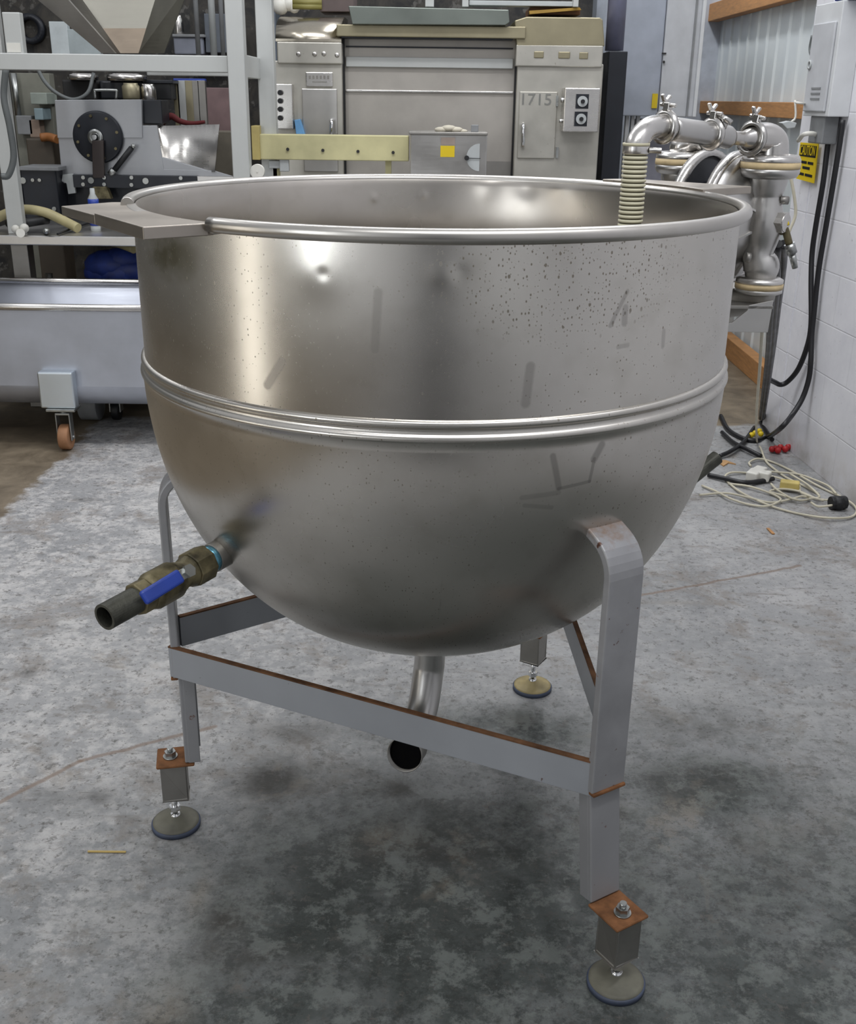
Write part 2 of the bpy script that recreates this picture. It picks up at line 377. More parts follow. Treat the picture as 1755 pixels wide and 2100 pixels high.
# ================================================================== THE SETTING
def floor_material():
    t = NT('worn_painted_concrete'); v = t.coord()
    sep = t.n('ShaderNodeSeparateXYZ'); t.l(v, sep.inputs[0]); X, Y, Z = sep.outputs
    big = t.noise(v, 1.3, 5, 0.6, 0.3); mid = t.noise(v, 5.5, 6, 0.68, 0.4); fin = t.noise(v, 26, 5, 0.7); pit = t.noise(v, 70, 3, 0.6)
    st = t.n('ShaderNodeMapping'); st.inputs['Scale'].default_value = (1.6, 6.5, 1); st.inputs['Rotation'].default_value = (0, 0, 0.15); t.l(v, st.inputs[0])
    streak = t.noise(st.outputs[0], 3.2, 6, 0.7, 0.5)
    base = t.mix(t.ramp(big, 0.35, 0.65), sr(132, 133, 134), sr(158, 158, 158))
    # pale scuffed mottling, stronger on the left side of the room
    left = t.ramp(X, 0.3, -0.9)
    mot = t.ramp(t.math('ADD', t.math('MULTIPLY', mid, 0.6), t.math('MULTIPLY', fin, 0.6)), 0.56, 0.68)
    base = t.mix(t.math('MULTIPLY', mot, t.ramp(left, 0, 1, 0.3, 0.85)), base, sr(186, 184, 182))
    worn = t.ramp(t.noise(v, 3.4, 8, 0.76, 0.25), 0.53, 0.60)
    base = t.mix(t.math('MULTIPLY', worn, t.ramp(fin, 0.35, 0.6, 0.25, 0.75)), base, sr(122, 115, 108))
    base = t.mix(t.ramp(streak, 0.58, 0.68, 0, 0.55), base, sr(112, 106, 100))
    # ground in grime and the kettle's painted shade, under and in front of it
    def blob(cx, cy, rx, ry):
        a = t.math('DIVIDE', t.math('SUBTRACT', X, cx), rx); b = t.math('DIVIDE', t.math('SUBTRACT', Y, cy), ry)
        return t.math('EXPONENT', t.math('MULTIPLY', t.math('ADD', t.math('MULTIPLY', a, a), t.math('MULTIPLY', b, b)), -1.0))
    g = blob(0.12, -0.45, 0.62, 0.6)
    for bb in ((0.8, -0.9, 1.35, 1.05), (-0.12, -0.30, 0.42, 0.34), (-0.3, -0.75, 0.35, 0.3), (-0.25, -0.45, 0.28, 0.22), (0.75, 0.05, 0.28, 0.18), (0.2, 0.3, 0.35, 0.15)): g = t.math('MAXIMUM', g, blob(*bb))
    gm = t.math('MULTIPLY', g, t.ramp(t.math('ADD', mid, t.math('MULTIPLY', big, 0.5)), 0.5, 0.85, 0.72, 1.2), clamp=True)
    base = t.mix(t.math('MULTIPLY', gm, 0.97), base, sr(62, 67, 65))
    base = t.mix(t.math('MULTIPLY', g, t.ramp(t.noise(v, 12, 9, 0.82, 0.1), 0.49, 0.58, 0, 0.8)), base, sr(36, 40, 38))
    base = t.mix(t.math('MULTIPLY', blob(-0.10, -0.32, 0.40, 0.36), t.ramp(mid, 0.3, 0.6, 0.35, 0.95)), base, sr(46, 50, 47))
    # a few damp black spots
    for (px, py, r1, r2, k) in ((560, 1600, .09, .10, .9), (470, 1890, .05, .06, .9), (510, 1960, .10, .04, .7), (830, 1620, .05, .05, .95), (1060, 1480, .05, .05, .85),
                            (1420, 1480, .17, .10, .5), (1440, 1600, .14, .08, .55), (880, 1750, .22, .07, .55), (1370, 1620, .05, .05, .5), (620, 1500, .16, .06, .5), (90, 1640, .07, .05, .55), (190, 1640, .06, .05, .55), (50, 1380, .05, .04, .4), (175, 1025, .09, .03, .4)):
        P = atz(px, py); e = blob(P.x, P.y, r1, r2)
        e = t.math('MULTIPLY', e, t.ramp(mid, 0.36, 0.56, 0.2, 1.3)); base = t.mix(t.math('MULTIPLY', e, k, clamp=True), base, sr(52, 50, 46))
    # tan patches where the paint is gone
    base = t.mix(t.ramp(t.noise(v, 2.4, 5, 0.7, 0.5), 0.60, 0.68, 0, 0.35), base, sr(132, 120, 104))
    for (px, py, r1, r2) in ((335, 2075, .05, .07), (790, 1720, .07, .05), (1300, 1235, .3, .02), (410, 1830, .02, .07)):
        P = atz(px, py); e = t.math('MULTIPLY', blob(P.x, P.y, r1, r2), t.ramp(mid, 0.35, 0.5)); base = t.mix(t.math('MULTIPLY', e, 0.4, clamp=True), base, sr(126, 116, 102))
    # dark flecks and pits
    base = t.mix(t.ramp(t.noise(st.outputs[0], 20, 4, 0.65), 0.62, 0.68, 0, 0.7), base, sr(84, 80, 74))
    base = t.mix(t.ramp(t.noise(v, 30, 7, 0.78), 0.55, 0.61, 0, 0.6), base, sr(72, 70, 66))
    base = t.mix(t.ramp(pit, 0.62, 0.68, 0, 0.6), base, sr(62, 60, 56))
    crisp = t.noise(v, 17, 9, 0.80); crisp2 = t.noise(v, 9, 9, 0.80)
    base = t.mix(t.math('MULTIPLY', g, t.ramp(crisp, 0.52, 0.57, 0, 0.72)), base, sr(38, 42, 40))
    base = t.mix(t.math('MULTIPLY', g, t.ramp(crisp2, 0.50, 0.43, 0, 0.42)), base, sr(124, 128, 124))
    base = t.mix(t.ramp(crisp2, 0.60, 0.64, 0, 0.5), base, sr(96, 90, 84))
    # expansion crack
    for (pa, pb) in (((0, 1645), (165, 1560)), ((165, 1560), (440, 1490)), ((1310, 1222), (1640, 1160))):
        A, B = atz(*pa), atz(*pb); dx, dy = B.x - A.x, B.y - A.y; L2 = dx*dx + dy*dy
        px = t.math('SUBTRACT', X, A.x); py = t.math('SUBTRACT', t.math('ADD', Y, t.ramp(mid, 0, 1, -0.02, 0.02)), A.y)
        h = t.math('DIVIDE', t.math('ADD', t.math('MULTIPLY', px, dx), t.math('MULTIPLY', py, dy)), L2, clamp=True)
        qx = t.math('SUBTRACT', px, t.math('MULTIPLY', h, dx)); qy = t.math('SUBTRACT', py, t.math('MULTIPLY', h, dy))
        d = t.math('SQRT', t.math('ADD', t.math('MULTIPLY', qx, qx), t.math('MULTIPLY', qy, qy)))
        base = t.mix(t.ramp(d, 0.011, 0.004, 0, 0.7), base, sr(116, 98, 84))
    # bare brown concrete beyond the paint line
    edge = t.math('ADD', t.ramp(mid, 0, 1, -0.12, 0.12), 0.0)
    bare = t.math('MAXIMUM', t.ramp(t.math('ADD', X, edge), -1.76, -1.80), t.ramp(t.math('ADD', Y, edge), 3.36, 3.42))
    bc = t.mix(t.ramp(mid, 0.35, 0.65), sr(94, 84, 70), sr(128, 116, 98))
    base = t.mix(bare, base, bc)
    t.set('Base Color', base)
    t.set('Roughness', t.ramp(mid, 0.3, 0.7, 0.42, 0.62)); t.set('Specular IOR Level', 0.4)
    t.bump(t.math('ADD', t.math('MULTIPLY', fin, 0.5), mid), 0.35, 0.004)
    return t.m
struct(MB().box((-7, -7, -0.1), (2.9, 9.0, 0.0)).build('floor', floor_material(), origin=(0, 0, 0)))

def block_material():
    t = NT('painted_block_wall'); tc = t.n('ShaderNodeTexCoord')
    sep = t.n('ShaderNodeSeparateXYZ'); t.l(tc.outputs['Object'], sep.inputs[0])
    cmb = t.n('ShaderNodeCombineXYZ'); t.l(sep.outputs[1], cmb.inputs[0]); t.l(sep.outputs[2], cmb.inputs[1])
    br = t.n('ShaderNodeTexBrick'); br.inputs['Scale'].default_value = 1.0; br.inputs['Brick Width'].default_value = 0.46; br.inputs['Row Height'].default_value = 0.231
    br.inputs['Mortar Size'].default_value = 0.005; br.inputs['Mortar Smooth'].default_value = 0.8
    t.l(cmb.outputs[0], br.inputs['Vector'])
    n = t.noise(tc.outputs['Object'], 6, 5, 0.65); f = t.noise(tc.outputs['Object'], 60, 4, 0.7)
    base = t.mix(t.ramp(n, 0.3, 0.7), sr(212, 212, 218), sr(226, 226, 230))
    base = t.mix(t.math('MULTIPLY', br.outputs['Fac'], 0.15), base, sr(170, 170, 176))
    base = t.mix(t.ramp(t.noise(tc.outputs['Object'], 40, 3, 0.6), 0.68, 0.72, 0, 0.5), base, sr(140, 136, 132))
    low = t.ramp(sep.outputs[2], 0.22, 0.0); base = t.mix(t.math('MULTIPLY', low, t.ramp(n, 0.35, 0.6, 0, 0.6)), base, sr(150, 142, 132))
    t.set('Base Color', base); t.set('Roughness', 0.6)
    h = t.math('SUBTRACT', t.math('MULTIPLY', f, 0.25), t.math('MULTIPLY', br.outputs['Fac'], 0.7)); t.bump(h, 0.4, 0.004)
    return t.m
wallmat = block_material()
W0 = Vector((1.824, 3.13, 0)); WD = Vector((-0.0622, 0.998, 0)); WN = Vector((-0.998, -0.0622, 0))
def wp(s, z, off=0.0): return W0 + WD * s + WN * off + Vector((0, 0, z))        # s along the wall, z up, off into the room
def on_wall(px, py, off=0.0): return atp(px, py, W0 + WN * off, WN)
def wall_sz(P): return (P - W0).dot(WD), P.z
struct(MB().prism([wp(-6.5, 0), wp(0.0, 0), wp(0.0, 0, -0.2), wp(-6.5, 0, -0.2)], (0, 0, 4.6)).build('wall_right', wallmat))
struct(MB().prism([wp(0.0, 0, 0.006), wp(0.20, 0, 0.006), wp(0.20, 0, -0.2), wp(0.0, 0, -0.2)], (0, 0, 4.6)).build('trim_1', wallmat))

def siding_material():
    t = NT('corrugated_siding'); v = t.coord(); sep = t.n('ShaderNodeSeparateXYZ'); t.l(v, sep.inputs[0])
    n = t.noise(v, 3, 4); t.set('Base Color', t.mix(t.ramp(n, 0.3, 0.7), sr(206, 214, 218), sr(222, 228, 228)))
    t.set('Metallic', 0.1); t.set('Roughness', 0.5); return t.m
# ribbed metal siding in the bay beyond the block wall
mb = MB(); X0 = 2.16; prof = []
y = 3.3
while y < 8.2:
    prof += [(X0, y), (X0, y + 0.17), (X0 - 0.012, y + 0.185), (X0 - 0.012, y + 0.205), (X0, y + 0.22)]; y += 0.2286
pts = [(a, b) for a, b in prof]
n = len(pts); mb.add([(a, b, 0.0) for a, b in pts] + [(a, b, 4.6) for a, b in pts] + [(a + 0.05, b, 0.0) for a, b in pts] + [(a + 0.05, b, 4.6) for a, b in pts],
       [(i, i + 1, n + i + 1, n + i) for i in range(n - 1)] + [(2*n + i + 1, 2*n + i, 3*n + i, 3*n + i + 1) for i in range(n - 1)])
struct(mb.build('wall_far_right', siding_material()))
# timber girts across the siding
def girt(pa, pb, pc, name):   # pa, pb along the top edge on plane x = 2.05, pc gives the lower edge
    X = 2.06
    def on(px, py): r = ray(px, py); return CAM + r * (X / r.x)
    a, c = on(*pa), on(*pc)
    struct(MB().box((X, 3.25, c.z), (X + 0.08, 8.1, a.z)).build(name, 'wood', bevel=0.004))
girt((1433, 207), (1650, 197), (1433, 232), 'trim_2')
girt((1450, 10), (1450, 0), (1450, 45), 'trim_3')
struct(MB().box((2.05, 3.25, 0.0), (2.13, 8.1, 0.135)).build('baseboard_right', 'wood', bevel=0.004))
# back wall
struct(MB().box((-7, 8.6, 0), (2.9, 8.8, 4.6)).build('wall_back', plain('back_wall_paint', (150, 156, 160), 0.7)))
struct(MB().box((-7.0, -7, 0), (-6.8, 8.6, 4.6)).build('wall_left', plain('left_wall_paint', (120, 120, 116), 0.7)))
# unseen dark slab added behind the camera, for the kettle's dark reflection band
struct(MB().box((-0.30, -3.3, 0.0), (0.36, -2.9, 4.6)).build('reflection_blocker', plain('blocker_dark', (26, 26, 34), 0.7)))

# ================================================================== THE KETTLE
AX = 0.009
kc = Vector((AX, 0, 0))
kettle = thing('steam_kettle', kc, 'large round stainless steel jacketed kettle standing on three legs in the foreground', 'kettle')
def cylpt(px, py, R=0.604):
    """angle and height on the kettle's front of a pixel"""
    r = ray(px, py); ox, oy = CAM.x - AX, CAM.y
    a = r.x**2 + r.y**2; b = 2*(ox*r.x + oy*r.y); c = ox*ox + oy*oy - R*R
    k = (-b - math.sqrt(max(0, b*b - 4*a*c))) / (2*a); P = CAM + r * k
    return math.atan2(P.y, P.x - AX), P.z
def inpt(px, py, R=0.59):
    r = ray(px, py); ox, oy = CAM.x - AX, CAM.y
    a = r.x**2 + r.y**2; b = 2*(ox*r.x + oy*r.y); c = ox*ox + oy*oy - R*R
    k = (-b + math.sqrt(max(0, b*b - 4*a*c))) / (2*a); P = CAM + r * k
    return math.atan2(P.y, P.x - AX), P.z
def stroke(a, b, w_, k): return cylpt(*a) + cylpt(*b) + (w_, k)
ST = [stroke((577, 742), (548, 790), .010, .45), stroke((775, 600), (768, 715), .009, .35), stroke((1287, 598), (1252, 668), .005, .4),
      stroke((1283, 632), (1281, 662), .008, .4), stroke((1088, 752), (1078, 828), .010, .4), stroke((1268, 712), (1288, 708), .005, .3), stroke((1362, 680), (1360, 710), .006, .3)]
DN = [cylpt(662, 562) + (.010, -0.09), cylpt(905, 560) + (.022, 0.22), cylpt(945, 560) + (.014, -0.15), cylpt(650, 545) + (.05, 0.4)]
RB_, ZB, BD = 0.6088, 1.1477, 0.6361
_a, _z = cylpt(1165, 560); SPAT = (_a * 0.6, _z)
m_shell = kettle_mat('kettle_shell_steel', ST, DN)
def bowlpt(z): # radius of jacket at height
    s_ = (ZB - z) / BD; return RB_ * math.cos(math.asin(min(1, s_))) ** 0.82
def jpt(px, py):
    """first hit of a pixel ray with the jacket"""
    r = ray(px, py); k = 1.2
    while k < 4:
        P = CAM + r * k
        if ZB - BD < P.z < ZB and math.hypot(P.x - AX, P.y) < bowlpt(P.z): break
        k += 0.004
    return P
def jst(a, b, w_, k):
    A, B = jpt(*a), jpt(*b); return (math.atan2(A.y, A.x - AX), A.z, math.atan2(B.y, B.x - AX), B.z, w_, k)
JS = [jst((1133, 935), (1145, 1000), .007, .5), jst((1145, 1002), (1208, 987), .004, .5), jst((1208, 987), (1217, 940), .004, .5), jst((1217, 940), (1232, 912), .009, .5), jst((1070, 1020), (1145, 1010), .006, .3), jst((1075, 1036), (1130, 1040), .005, .3)]
m_jacket = kettle_mat('kettle_jacket_steel', JS, [], rgb=(208, 204, 197), rough=0.28)
m_inner = kettle_mat('kettle_inner_steel', [], [inpt(765, 405) + (.012, 0.3), inpt(868, 400) + (.012, 0.3), inpt(1000, 385) + (.03, 0.6), inpt(1080, 385) + (.03, -0.7), inpt(1150, 385) + (.03, 0.6)], specks=False, rgb=(196, 190, 182), rough=0.27, aniso=0.6)
ZT = 1.462
MB().lathe([(0.603, 1.150 + (ZT - 1.150) * i / 10) for i in range(11)] , kc, n=200).build('shell', m_shell, kettle)
# jacket: double bead band then the full bowl
pr = [(0.603, 1.170), (0.6068, 1.1685), (0.6100, 1.1655), (0.6108, 1.162), (0.6095, 1.158), (0.6062, 1.1555), (0.6058, 1.152), (0.6060, 1.148), (0.6090, 1.1450), (0.6128, 1.1418), (0.6135, 1.138), (0.6120, 1.134), (0.6085, 1.131)]
for i in range(1, 61):
    a = math.asin(0.026) + (PI/2 - math.asin(0.026)) * i / 60; pr.append((max(RB_ * math.cos(a) ** 0.82, 0.0004), ZB - BD * math.sin(a)))
MB().lathe(pr, kc, n=200).build('jacket', m_jacket, kettle)
pi_ = [(0.597, ZT)] + [(0.591, ZT - 0.015), (0.590, 1.3)] + [(0.590 * math.cos(a) ** 0.82, ZB - 0.60 * math.sin(a)) for a in [PI/2 * i / 30 for i in range(0, 30)]] + [(0.0004, ZB - 0.60)]
MB().lathe(pi_, kc, n=160).build('inner_liner', m_inner, kettle)
# rolled rim, open where the left bracket is welded on
m_rim = kettle_mat('kettle_rim_steel', [], [], rgb=(198, 194, 188), rough=0.33, specks=False, aniso=0.0)
rimprof = [(0.6115 + 0.0125 * math.cos(2*PI*k/16), 1.4615 + 0.0125 * math.sin(2*PI*k/16)) for k in range(16)]
A0, A1 = math.radians(233), math.radians(360 + 196)
MB().lathe(rimprof, kc, n=180, a0=A0, a1=A1, close=True).build('rolled_rim', m_rim, kettle)
rimflat = [(0.596, 1.4625), (0.612, 1.4625), (0.618, 1.455), (0.6115, 1.447), (0.596, 1.447)]
MB().lathe(rimflat, kc, n=40, a0=A1 - 2*PI - 0.02, a1=A0 + 0.02, close=True).build('rolled_rim', m_rim, kettle)
# left mounting bracket plate (flat, welded to rim); arc of the inner edge follows the mouth
def arc(a0, a1, R, z, n=14): return [Vector((AX + R * math.cos(a0 + (a1 - a0) * i / n), R * math.sin(a0 + (a1 - a0) * i / n), z)) for i in range(n + 1)]
zp = 1.4635
PA, PA2, PC, PB, PB2 = [atz(*p, 1.461) for p in ((125, 422), (228, 414), (193, 440), (293, 469), (425, 461))]
PD = atz(252, 437, 1.461)
for P in (PA, PA2, PC, PB, PB2, PD): P.z = zp
a_c = math.atan2(PD.y, PD.x - AX); a_b = math.atan2(PB2.y, PB2.x - AX); a_a = math.atan2(PA2.y, PA2.x - AX)
m_plate = brushed('bracket_plate_steel', (186, 178, 168), 0.42, 0.10, spots=0.6)
MB().prism([PC, PB, PB2] + arc(a_b, a_c, 0.599, zp), (0, 0, -0.020)).build('mounting_plate', m_plate, kettle, 0.0015)
PCb = PC.copy(); PAz = PA.copy()
lo = Vector((0, 0, -0.0030))
MB().prism([PA + lo, PC + lo] + [p + lo for p in arc(a_c, a_a, 0.599, zp)] + [PA2 + lo], (0, 0, -0.017)).build('mounting_plate', m_plate, kettle, 0.0015)
# right mounting plate
zr = 1.478
QA, QB = atz(1541, 382, zr), atz(1292, 366, zr)
dirp = (QB - QA).normalized(); inn = Vector((dirp.y, -dirp.x, 0)); inn = inn if inn.dot(Vector((-1, -0.5, 0))) > 0 else -inn
a1_ = math.atan2(QA.y - 0.03, QA.x - AX); a2_ = math.atan2(QB.y, QB.x - AX)
MB().prism([QA, QB + dirp * 0.0] + arc(a2_ + 0.05, a1_ - 0.05, 0.606, zr)[:], (0, 0, -0.016)).build('mounting_plate', m_plate, kettle, 0.0015)
# ---- drain
dz = ZB - BD
MB().lathe([(0.06, dz + 0.02), (0.052, dz - 0.004), (0.036, dz - 0.012), (0.034, dz - 0.03)], kc, n=40).build('drain_collar', 'steel_dull', kettle)
dpath = [kc + Vector((0, 0, dz + 0.02)), kc + Vector((0, 0, dz - 0.10)), kc + Vector((-0.004, -0.006, dz - 0.15)), kc + Vector((-0.015, -0.045, dz - 0.215)), kc + Vector((-0.035, -0.10, dz - 0.255)), kc + Vector((-0.052, -0.150, dz - 0.27))]
MB().tube(dpath, 0.037, 28, 6, caps=False).build('drain_pipe', 'steel', kettle)
de = at(830, 1547, -0.17); dd_ = Vector((-0.25, -0.88, 0.22)).normalized()
MB().lathe([(0.037, -0.055), (0.0385, -0.055), (0.039, -0.012), (0.0425, -0.004), (0.0425, 0.002), (0.0405, 0.003), (0.037, -0.055)], de, dd_, 40).build('drain_ferrule', 'steel_dull', kettle)
MB().cyl(de - dd_ * 0.016, de - dd_ * 0.012, 0.0392, n=32).build('drain_bore', 'bore', kettle)
# ---- steam inlet valve on the left
v0 = Vector((-0.385, -0.318, 0.822)); v1 = at(214, 1266, -0.60); vd = (v1 - v0).normalized(); VL = (v1 - v0).length
def vp(k): return v0 + vd * (VL * k)
MB().cyl(vp(-0.1), vp(0.19), 0.029, n=32).build('weld_nozzle', 'steel_dull', kettle, 0.001)
MB().cyl(vp(0.17), vp(0.23), 0.0265, n=32).cyl(vp(0.23), vp(0.25), 0.022, n=32).build('thread_seal', plain('blue_thread_seal', (96, 150, 170), 0.25, 0.6), kettle)
vb = MB(); vb.cyl(vp(0.24), vp(0.37), 0.036, n=8, smooth=False).cyl(vp(0.37), vp(0.43), 0.032, 0.026)
vb.cyl(vp(0.43), vp(0.50), 0.026, 0.034).cyl(vp(0.50), vp(0.66), 0.036, 0.036).cyl(vp(0.66), vp(0.70), 0.036, 0.030).cyl(vp(0.70), vp(0.78), 0.0315, n=8, smooth=False)
VB = vb.build('valve_body', 'brass', kettle, 0.002)
up = Vector((0.15, -0.35, 0.92)); up = (up - vd * up.dot(vd)).normalized(); sd = vd.cross(up)
tocam = (CAM - vp(0.55)); tocam = (tocam - vd * tocam.dot(vd)).normalized()
MB().cyl(vp(0.50) + tocam * 0.03, vp(0.50) + tocam * 0.055, 0.010, n=16).cyl(vp(0.50) + tocam * 0.05, vp(0.50) + tocam * 0.058, 0.013, n=6, smooth=False).build('valve_stem', 'zinc', VB)
hs = vd.cross(tocam)
MB().bar(vp(0.47) + tocam * 0.050, vp(0.62) + tocam * 0.052, hs, 0.020, 0.004).build('handle_shank', 'zinc', VB, 0.001)
MB().bar(vp(0.56) + tocam * 0.052, vp(0.83) + tocam * 0.044 - hs * 0.004, hs, 0.027, 0.012).build('valve_handle', 'blue_vinyl', VB, 0.005, seg=3)
MB().pipe(vp(0.76), vp(1.0), 0.0245, 0.0195, 36).build('outlet_nipple', 'iron_pipe', kettle)
MB().cyl(vp(0.93), vp(0.935), 0.0197, n=30).build('nipple_bore', 'bore', kettle)
# ---- pipe stub on the far right of the jacket
best = None
def topx(P):
    v = P - CAM; d_ = v.dot(Fw); return 877.5 + F_PX * v.dot(Rt) / d_, 1050 + F_PX * v.dot(Dw) / d_
for th_ in range(0, 50, 1):
    for zi in range(60, 110):
        zz_ = zi / 100; rr_ = bowlpt(zz_); a_ = math.radians(th_)
        P = Vector((AX + rr_ * math.cos(a_), rr_ * math.sin(a_), zz_)); u_, v_p = topx(P)
        e_ = math.hypot(u_ - 1412, v_p - 1036)
        if best is None or e_ < best[0]: best = (e_, P)
s0 = best[1]; s1 = at(1470, 938, s0.y + 0.06)
sdv = (s1 - s0).normalized()
MB().cyl(s0 - sdv*0.02, s0 + sdv * 0.05, 0.0135, n=20).build('stub_nozzle', 'rust_edge', kettle)
MB().cyl(s0 + sdv*0.045, s0 + sdv*0.055, 0.0155, n=20).build('stub_seal', plain('blue_seal', (70, 110, 150), 0.3, 0.5), kettle)
MB().pipe(s0 + sdv*0.05, s1, 0.0165, 0.013, 24).build('stub_pipe', 'iron_pipe', kettle)
# ---- three legs
def leg_mat(zr):
    t = NT('worn_leg_steel_%d' % int(zr * 1000)); v = t.coord(); sep = t.n('ShaderNodeSeparateXYZ'); t.l(v, sep.inputs[0])
    n = t.noise(v, 9, 4); f = t.noise(v, 42, 4, 0.65)
    b = t.mix(t.ramp(n, 0.3, 0.7), sr(136, 136, 138), sr(156, 156, 158))
    b = t.mix(t.ramp(t.noise(v, 34, 3, 0.6), 0.68, 0.72), b, sr(86, 56, 44))
    b = t.mix(t.ramp(t.noise(v, 11, 5, 0.7), 0.70, 0.74), b, sr(122, 62, 48))
    h = t.math('ADD', sep.outputs[2], t.ramp(f, 0.3, 0.7, -0.02, 0.02))
    m = t.ramp(h, zr - 0.03, zr + 0.012, 0, 0.85); b = t.mix(m, b, sr(128, 96, 68))
    t.set('Base Color', b); t.set('Metallic', 0.3); t.set('Roughness', t.ramp(n, 0.3, 0.7, 0.38, 0.52)); t.bump(f, 0.15, 0.001); return t.m
def leg(ang, r_up, r_lo, ztop, foot, zplate, topr, padmat, w_=0.080, twist=0.0):
    rad = Vector((math.cos(ang), math.sin(ang), 0)); tan = Vector((-math.sin(ang), math.cos(ang), 0))
    c = lambda r, z: kc + rad * r + Vector((0, 0, z))
    th = 0.018
    # upper bar: profile in the radial plane, bends in to meet the bowl
    outer = [(r_up + th/2 - 0.002, 0.425)]
    outer += [(r_up + th/2, ztop - 0.085)]
    for k in range(1, 7):
        a = math.radians(11 * k); outer.append((r_up + th/2 - 0.075 * (1 - math.cos(a)), ztop - 0.085 + 0.075 * math.sin(a)))
    last = outer[-1]; d = (-math.sin(math.radians(66)), math.cos(math.radians(66)))
    outer.append((last[0] + d[0] * topr, last[1] + d[1] * topr))
    inner = []
    for i, (r, z) in enumerate(outer):
        a, b = outer[max(0, i-1)], outer[min(len(outer)-1, i+1)]
        tx, tz = b[0]-a[0], b[1]-a[1]; L = math.hypot(tx, tz); inner.append((r - tz / L * th, z + tx / L * th))
    poly = [c(r, z) - tan * (w_/2) for r, z in outer + inner[::-1]]
    L_ = MB().prism(poly, tan * w_).build('leg', leg_mat(ztop), kettle, 0.003)
    # worn rusty collar at the top of the bend and pale weld
    q = outer[-1]; qi = inner[-1]
    MB().tube([c((q[0]+qi[0])/2, (q[1]+qi[1])/2) - tan * (w_/2+0.003), c((q[0]+qi[0])/2, (q[1]+qi[1])/2), c((q[0]+qi[0])/2, (q[1]+qi[1])/2) + tan * (w_/2+0.003)], 0.0105, 10, 6).build('weld_bead', 'weld', L_)
    # lower extension
    e0, e1 = c(r_up - 0.012, 0.455), c(r_lo - 0.010, zplate + 0.002)
    MB().bar(e0, e1, tan, w_ * 0.92, 0.016).build('leg_extension', 'leg', L_, 0.003)
    ed = (e1 - e0).normalized()
    for sgn in (-1, 1):
        MB().bar(e0 - rad * 0.014 + tan * sgn * w_ * 0.42, e1 - rad * 0.014 + tan * sgn * w_ * 0.42, rad, 0.026, 0.007).build('channel_flange', 'leg', L_, 0.001)
    MB().bar(c(r_up + 0.004, 0.424) - tan * w_/2, c(r_up + 0.004, 0.424) + tan * w_/2, rad, 0.016, 0.007).build('rusty_weld', 'rust', L_, 0.002)
    # foot plate, block, stud and pad
    f = Vector((foot[0], foot[1], 0)); up_ = Vector((0, 0, 1))
    frad = rad
    MB().obox(f - frad * 0.012 + up_ * (zplate - 0.003), frad, tan, up_, 0.088, 0.082, 0.007).build('foot_plate', 'rust', L_, 0.004)
    MB().cyl(f + up_ * zplate, f + up_ * (zplate + 0.004), 0.017, n=20).cyl(f + up_ * (zplate + 0.004), f + up_ * (zplate + 0.016), 0.0135, n=6, smooth=False).cyl(f + up_ * (zplate+0.016), f + up_ * (zplate + 0.026), 0.007, n=12).build('foot_bolt', 'zinc', L_)
    blk = MB(); s2 = 0.030; h0 = zplate - 0.105
    for (u1, s1_) in ((1, 0), (-1, 0), (0, 1), (0, -1)):
        blk.obox(f - frad * 0.006 + up_ * (zplate - 0.0565) + (frad * u1 + tan * s1_) * (s2 - 0.0025), frad, tan, up_, 0.005 if u1 else 2*s2, 0.005 if s1_ else 2*s2, 0.10)
    blk.obox(f - frad * 0.006 + up_ * (zplate - 0.104), frad, tan, up_, 2*s2, 2*s2, 0.006)
    blk.build('foot_block', M['steel_dull'], L_, 0.002)
    MB().cyl(f + up_ * 0.022, f + up_ * (zplate - 0.10), 0.0075, n=14).cyl(f + up_ * 0.045, f + up_ * 0.058, 0.0135, n=6, smooth=False).cyl(f + up_*0.024, f + up_ * 0.036, 0.013, 0.011, n=18).build('levelling_stud', 'chrome', L_)
    MB().lathe([(0.0005, 0.030), (0.016, 0.030), (0.022, 0.021), (0.048, 0.017), (0.055, 0.015), (0.055, 0.006), (0.0005, 0.006)], f, n=40).build('foot_pad', padmat, L_)
    MB().lathe([(0.0005, 0.0), (0.058, 0.0), (0.0585, 0.011), (0.0555, 0.0125), (0.0005, 0.010)], f, n=40).build('pad_rubber', 'blue_rubber', L_)
    return L_
FEET = [(-.6019, -.121), (.3891, -.6066), (.3205, .5473)]
ANG = [math.atan2(y_, x_ - AX) for x_, y_ in FEET]
leg(ANG[0], 0.592, 0.590, 0.925, FEET[0], 0.195, 0.02, 'rubber_pad')
leg(ANG[1], 0.640, 0.668, 0.955, FEET[1], 0.178, 0.035, 'rubber_pad')
leg(ANG[2], 0.600, 0.606, 0.925, FEET[2], 0.208, 0.02, 'pad_tan')
# braces: flat bars on edge with rusty top edges
def brace(a, b, zt, h, th=0.010, za=None):
    a, b = Vector(a), Vector(b); za = zt if za is None else za
    d = b - a; nrm = Vector((d.y, -d.x, 0)).normalized()
    P = [Vector((a.x, a.y, za)), Vector((b.x, b.y, zt)), Vector((b.x, b.y, zt - h)), Vector((a.x, a.y, za - h))]
    o = MB().prism([p - nrm * th/2 for p in P], nrm * th).build('brace', 'leg_side', kettle, 0.001)
    Q = [Vector((a.x, a.y, za + 0.001)), Vector((b.x, b.y, zt + 0.001)), Vector((b.x, b.y, zt - 0.0025)), Vector((a.x, a.y, za - 0.0025))]
    MB().prism([p - nrm * (th/2 + 0.0006) for p in Q], nrm * (th + 0.0012)).build('rusty_top_edge', 'rust_edge', o)
def radp(i, r, t=0.0):
    a = ANG[i]; return (AX + math.cos(a) * r - math.sin(a) * t, math.sin(a) * r + math.cos(a) * t, 0)
brace(radp(0, 0.602, 0.030), radp(1, 0.640, -0.030), 0.492, 0.076, za=0.505)
brace(radp(0, 0.580, -0.034), radp(2, 0.585, 0.034), 0.54, 0.076, za=0.545)
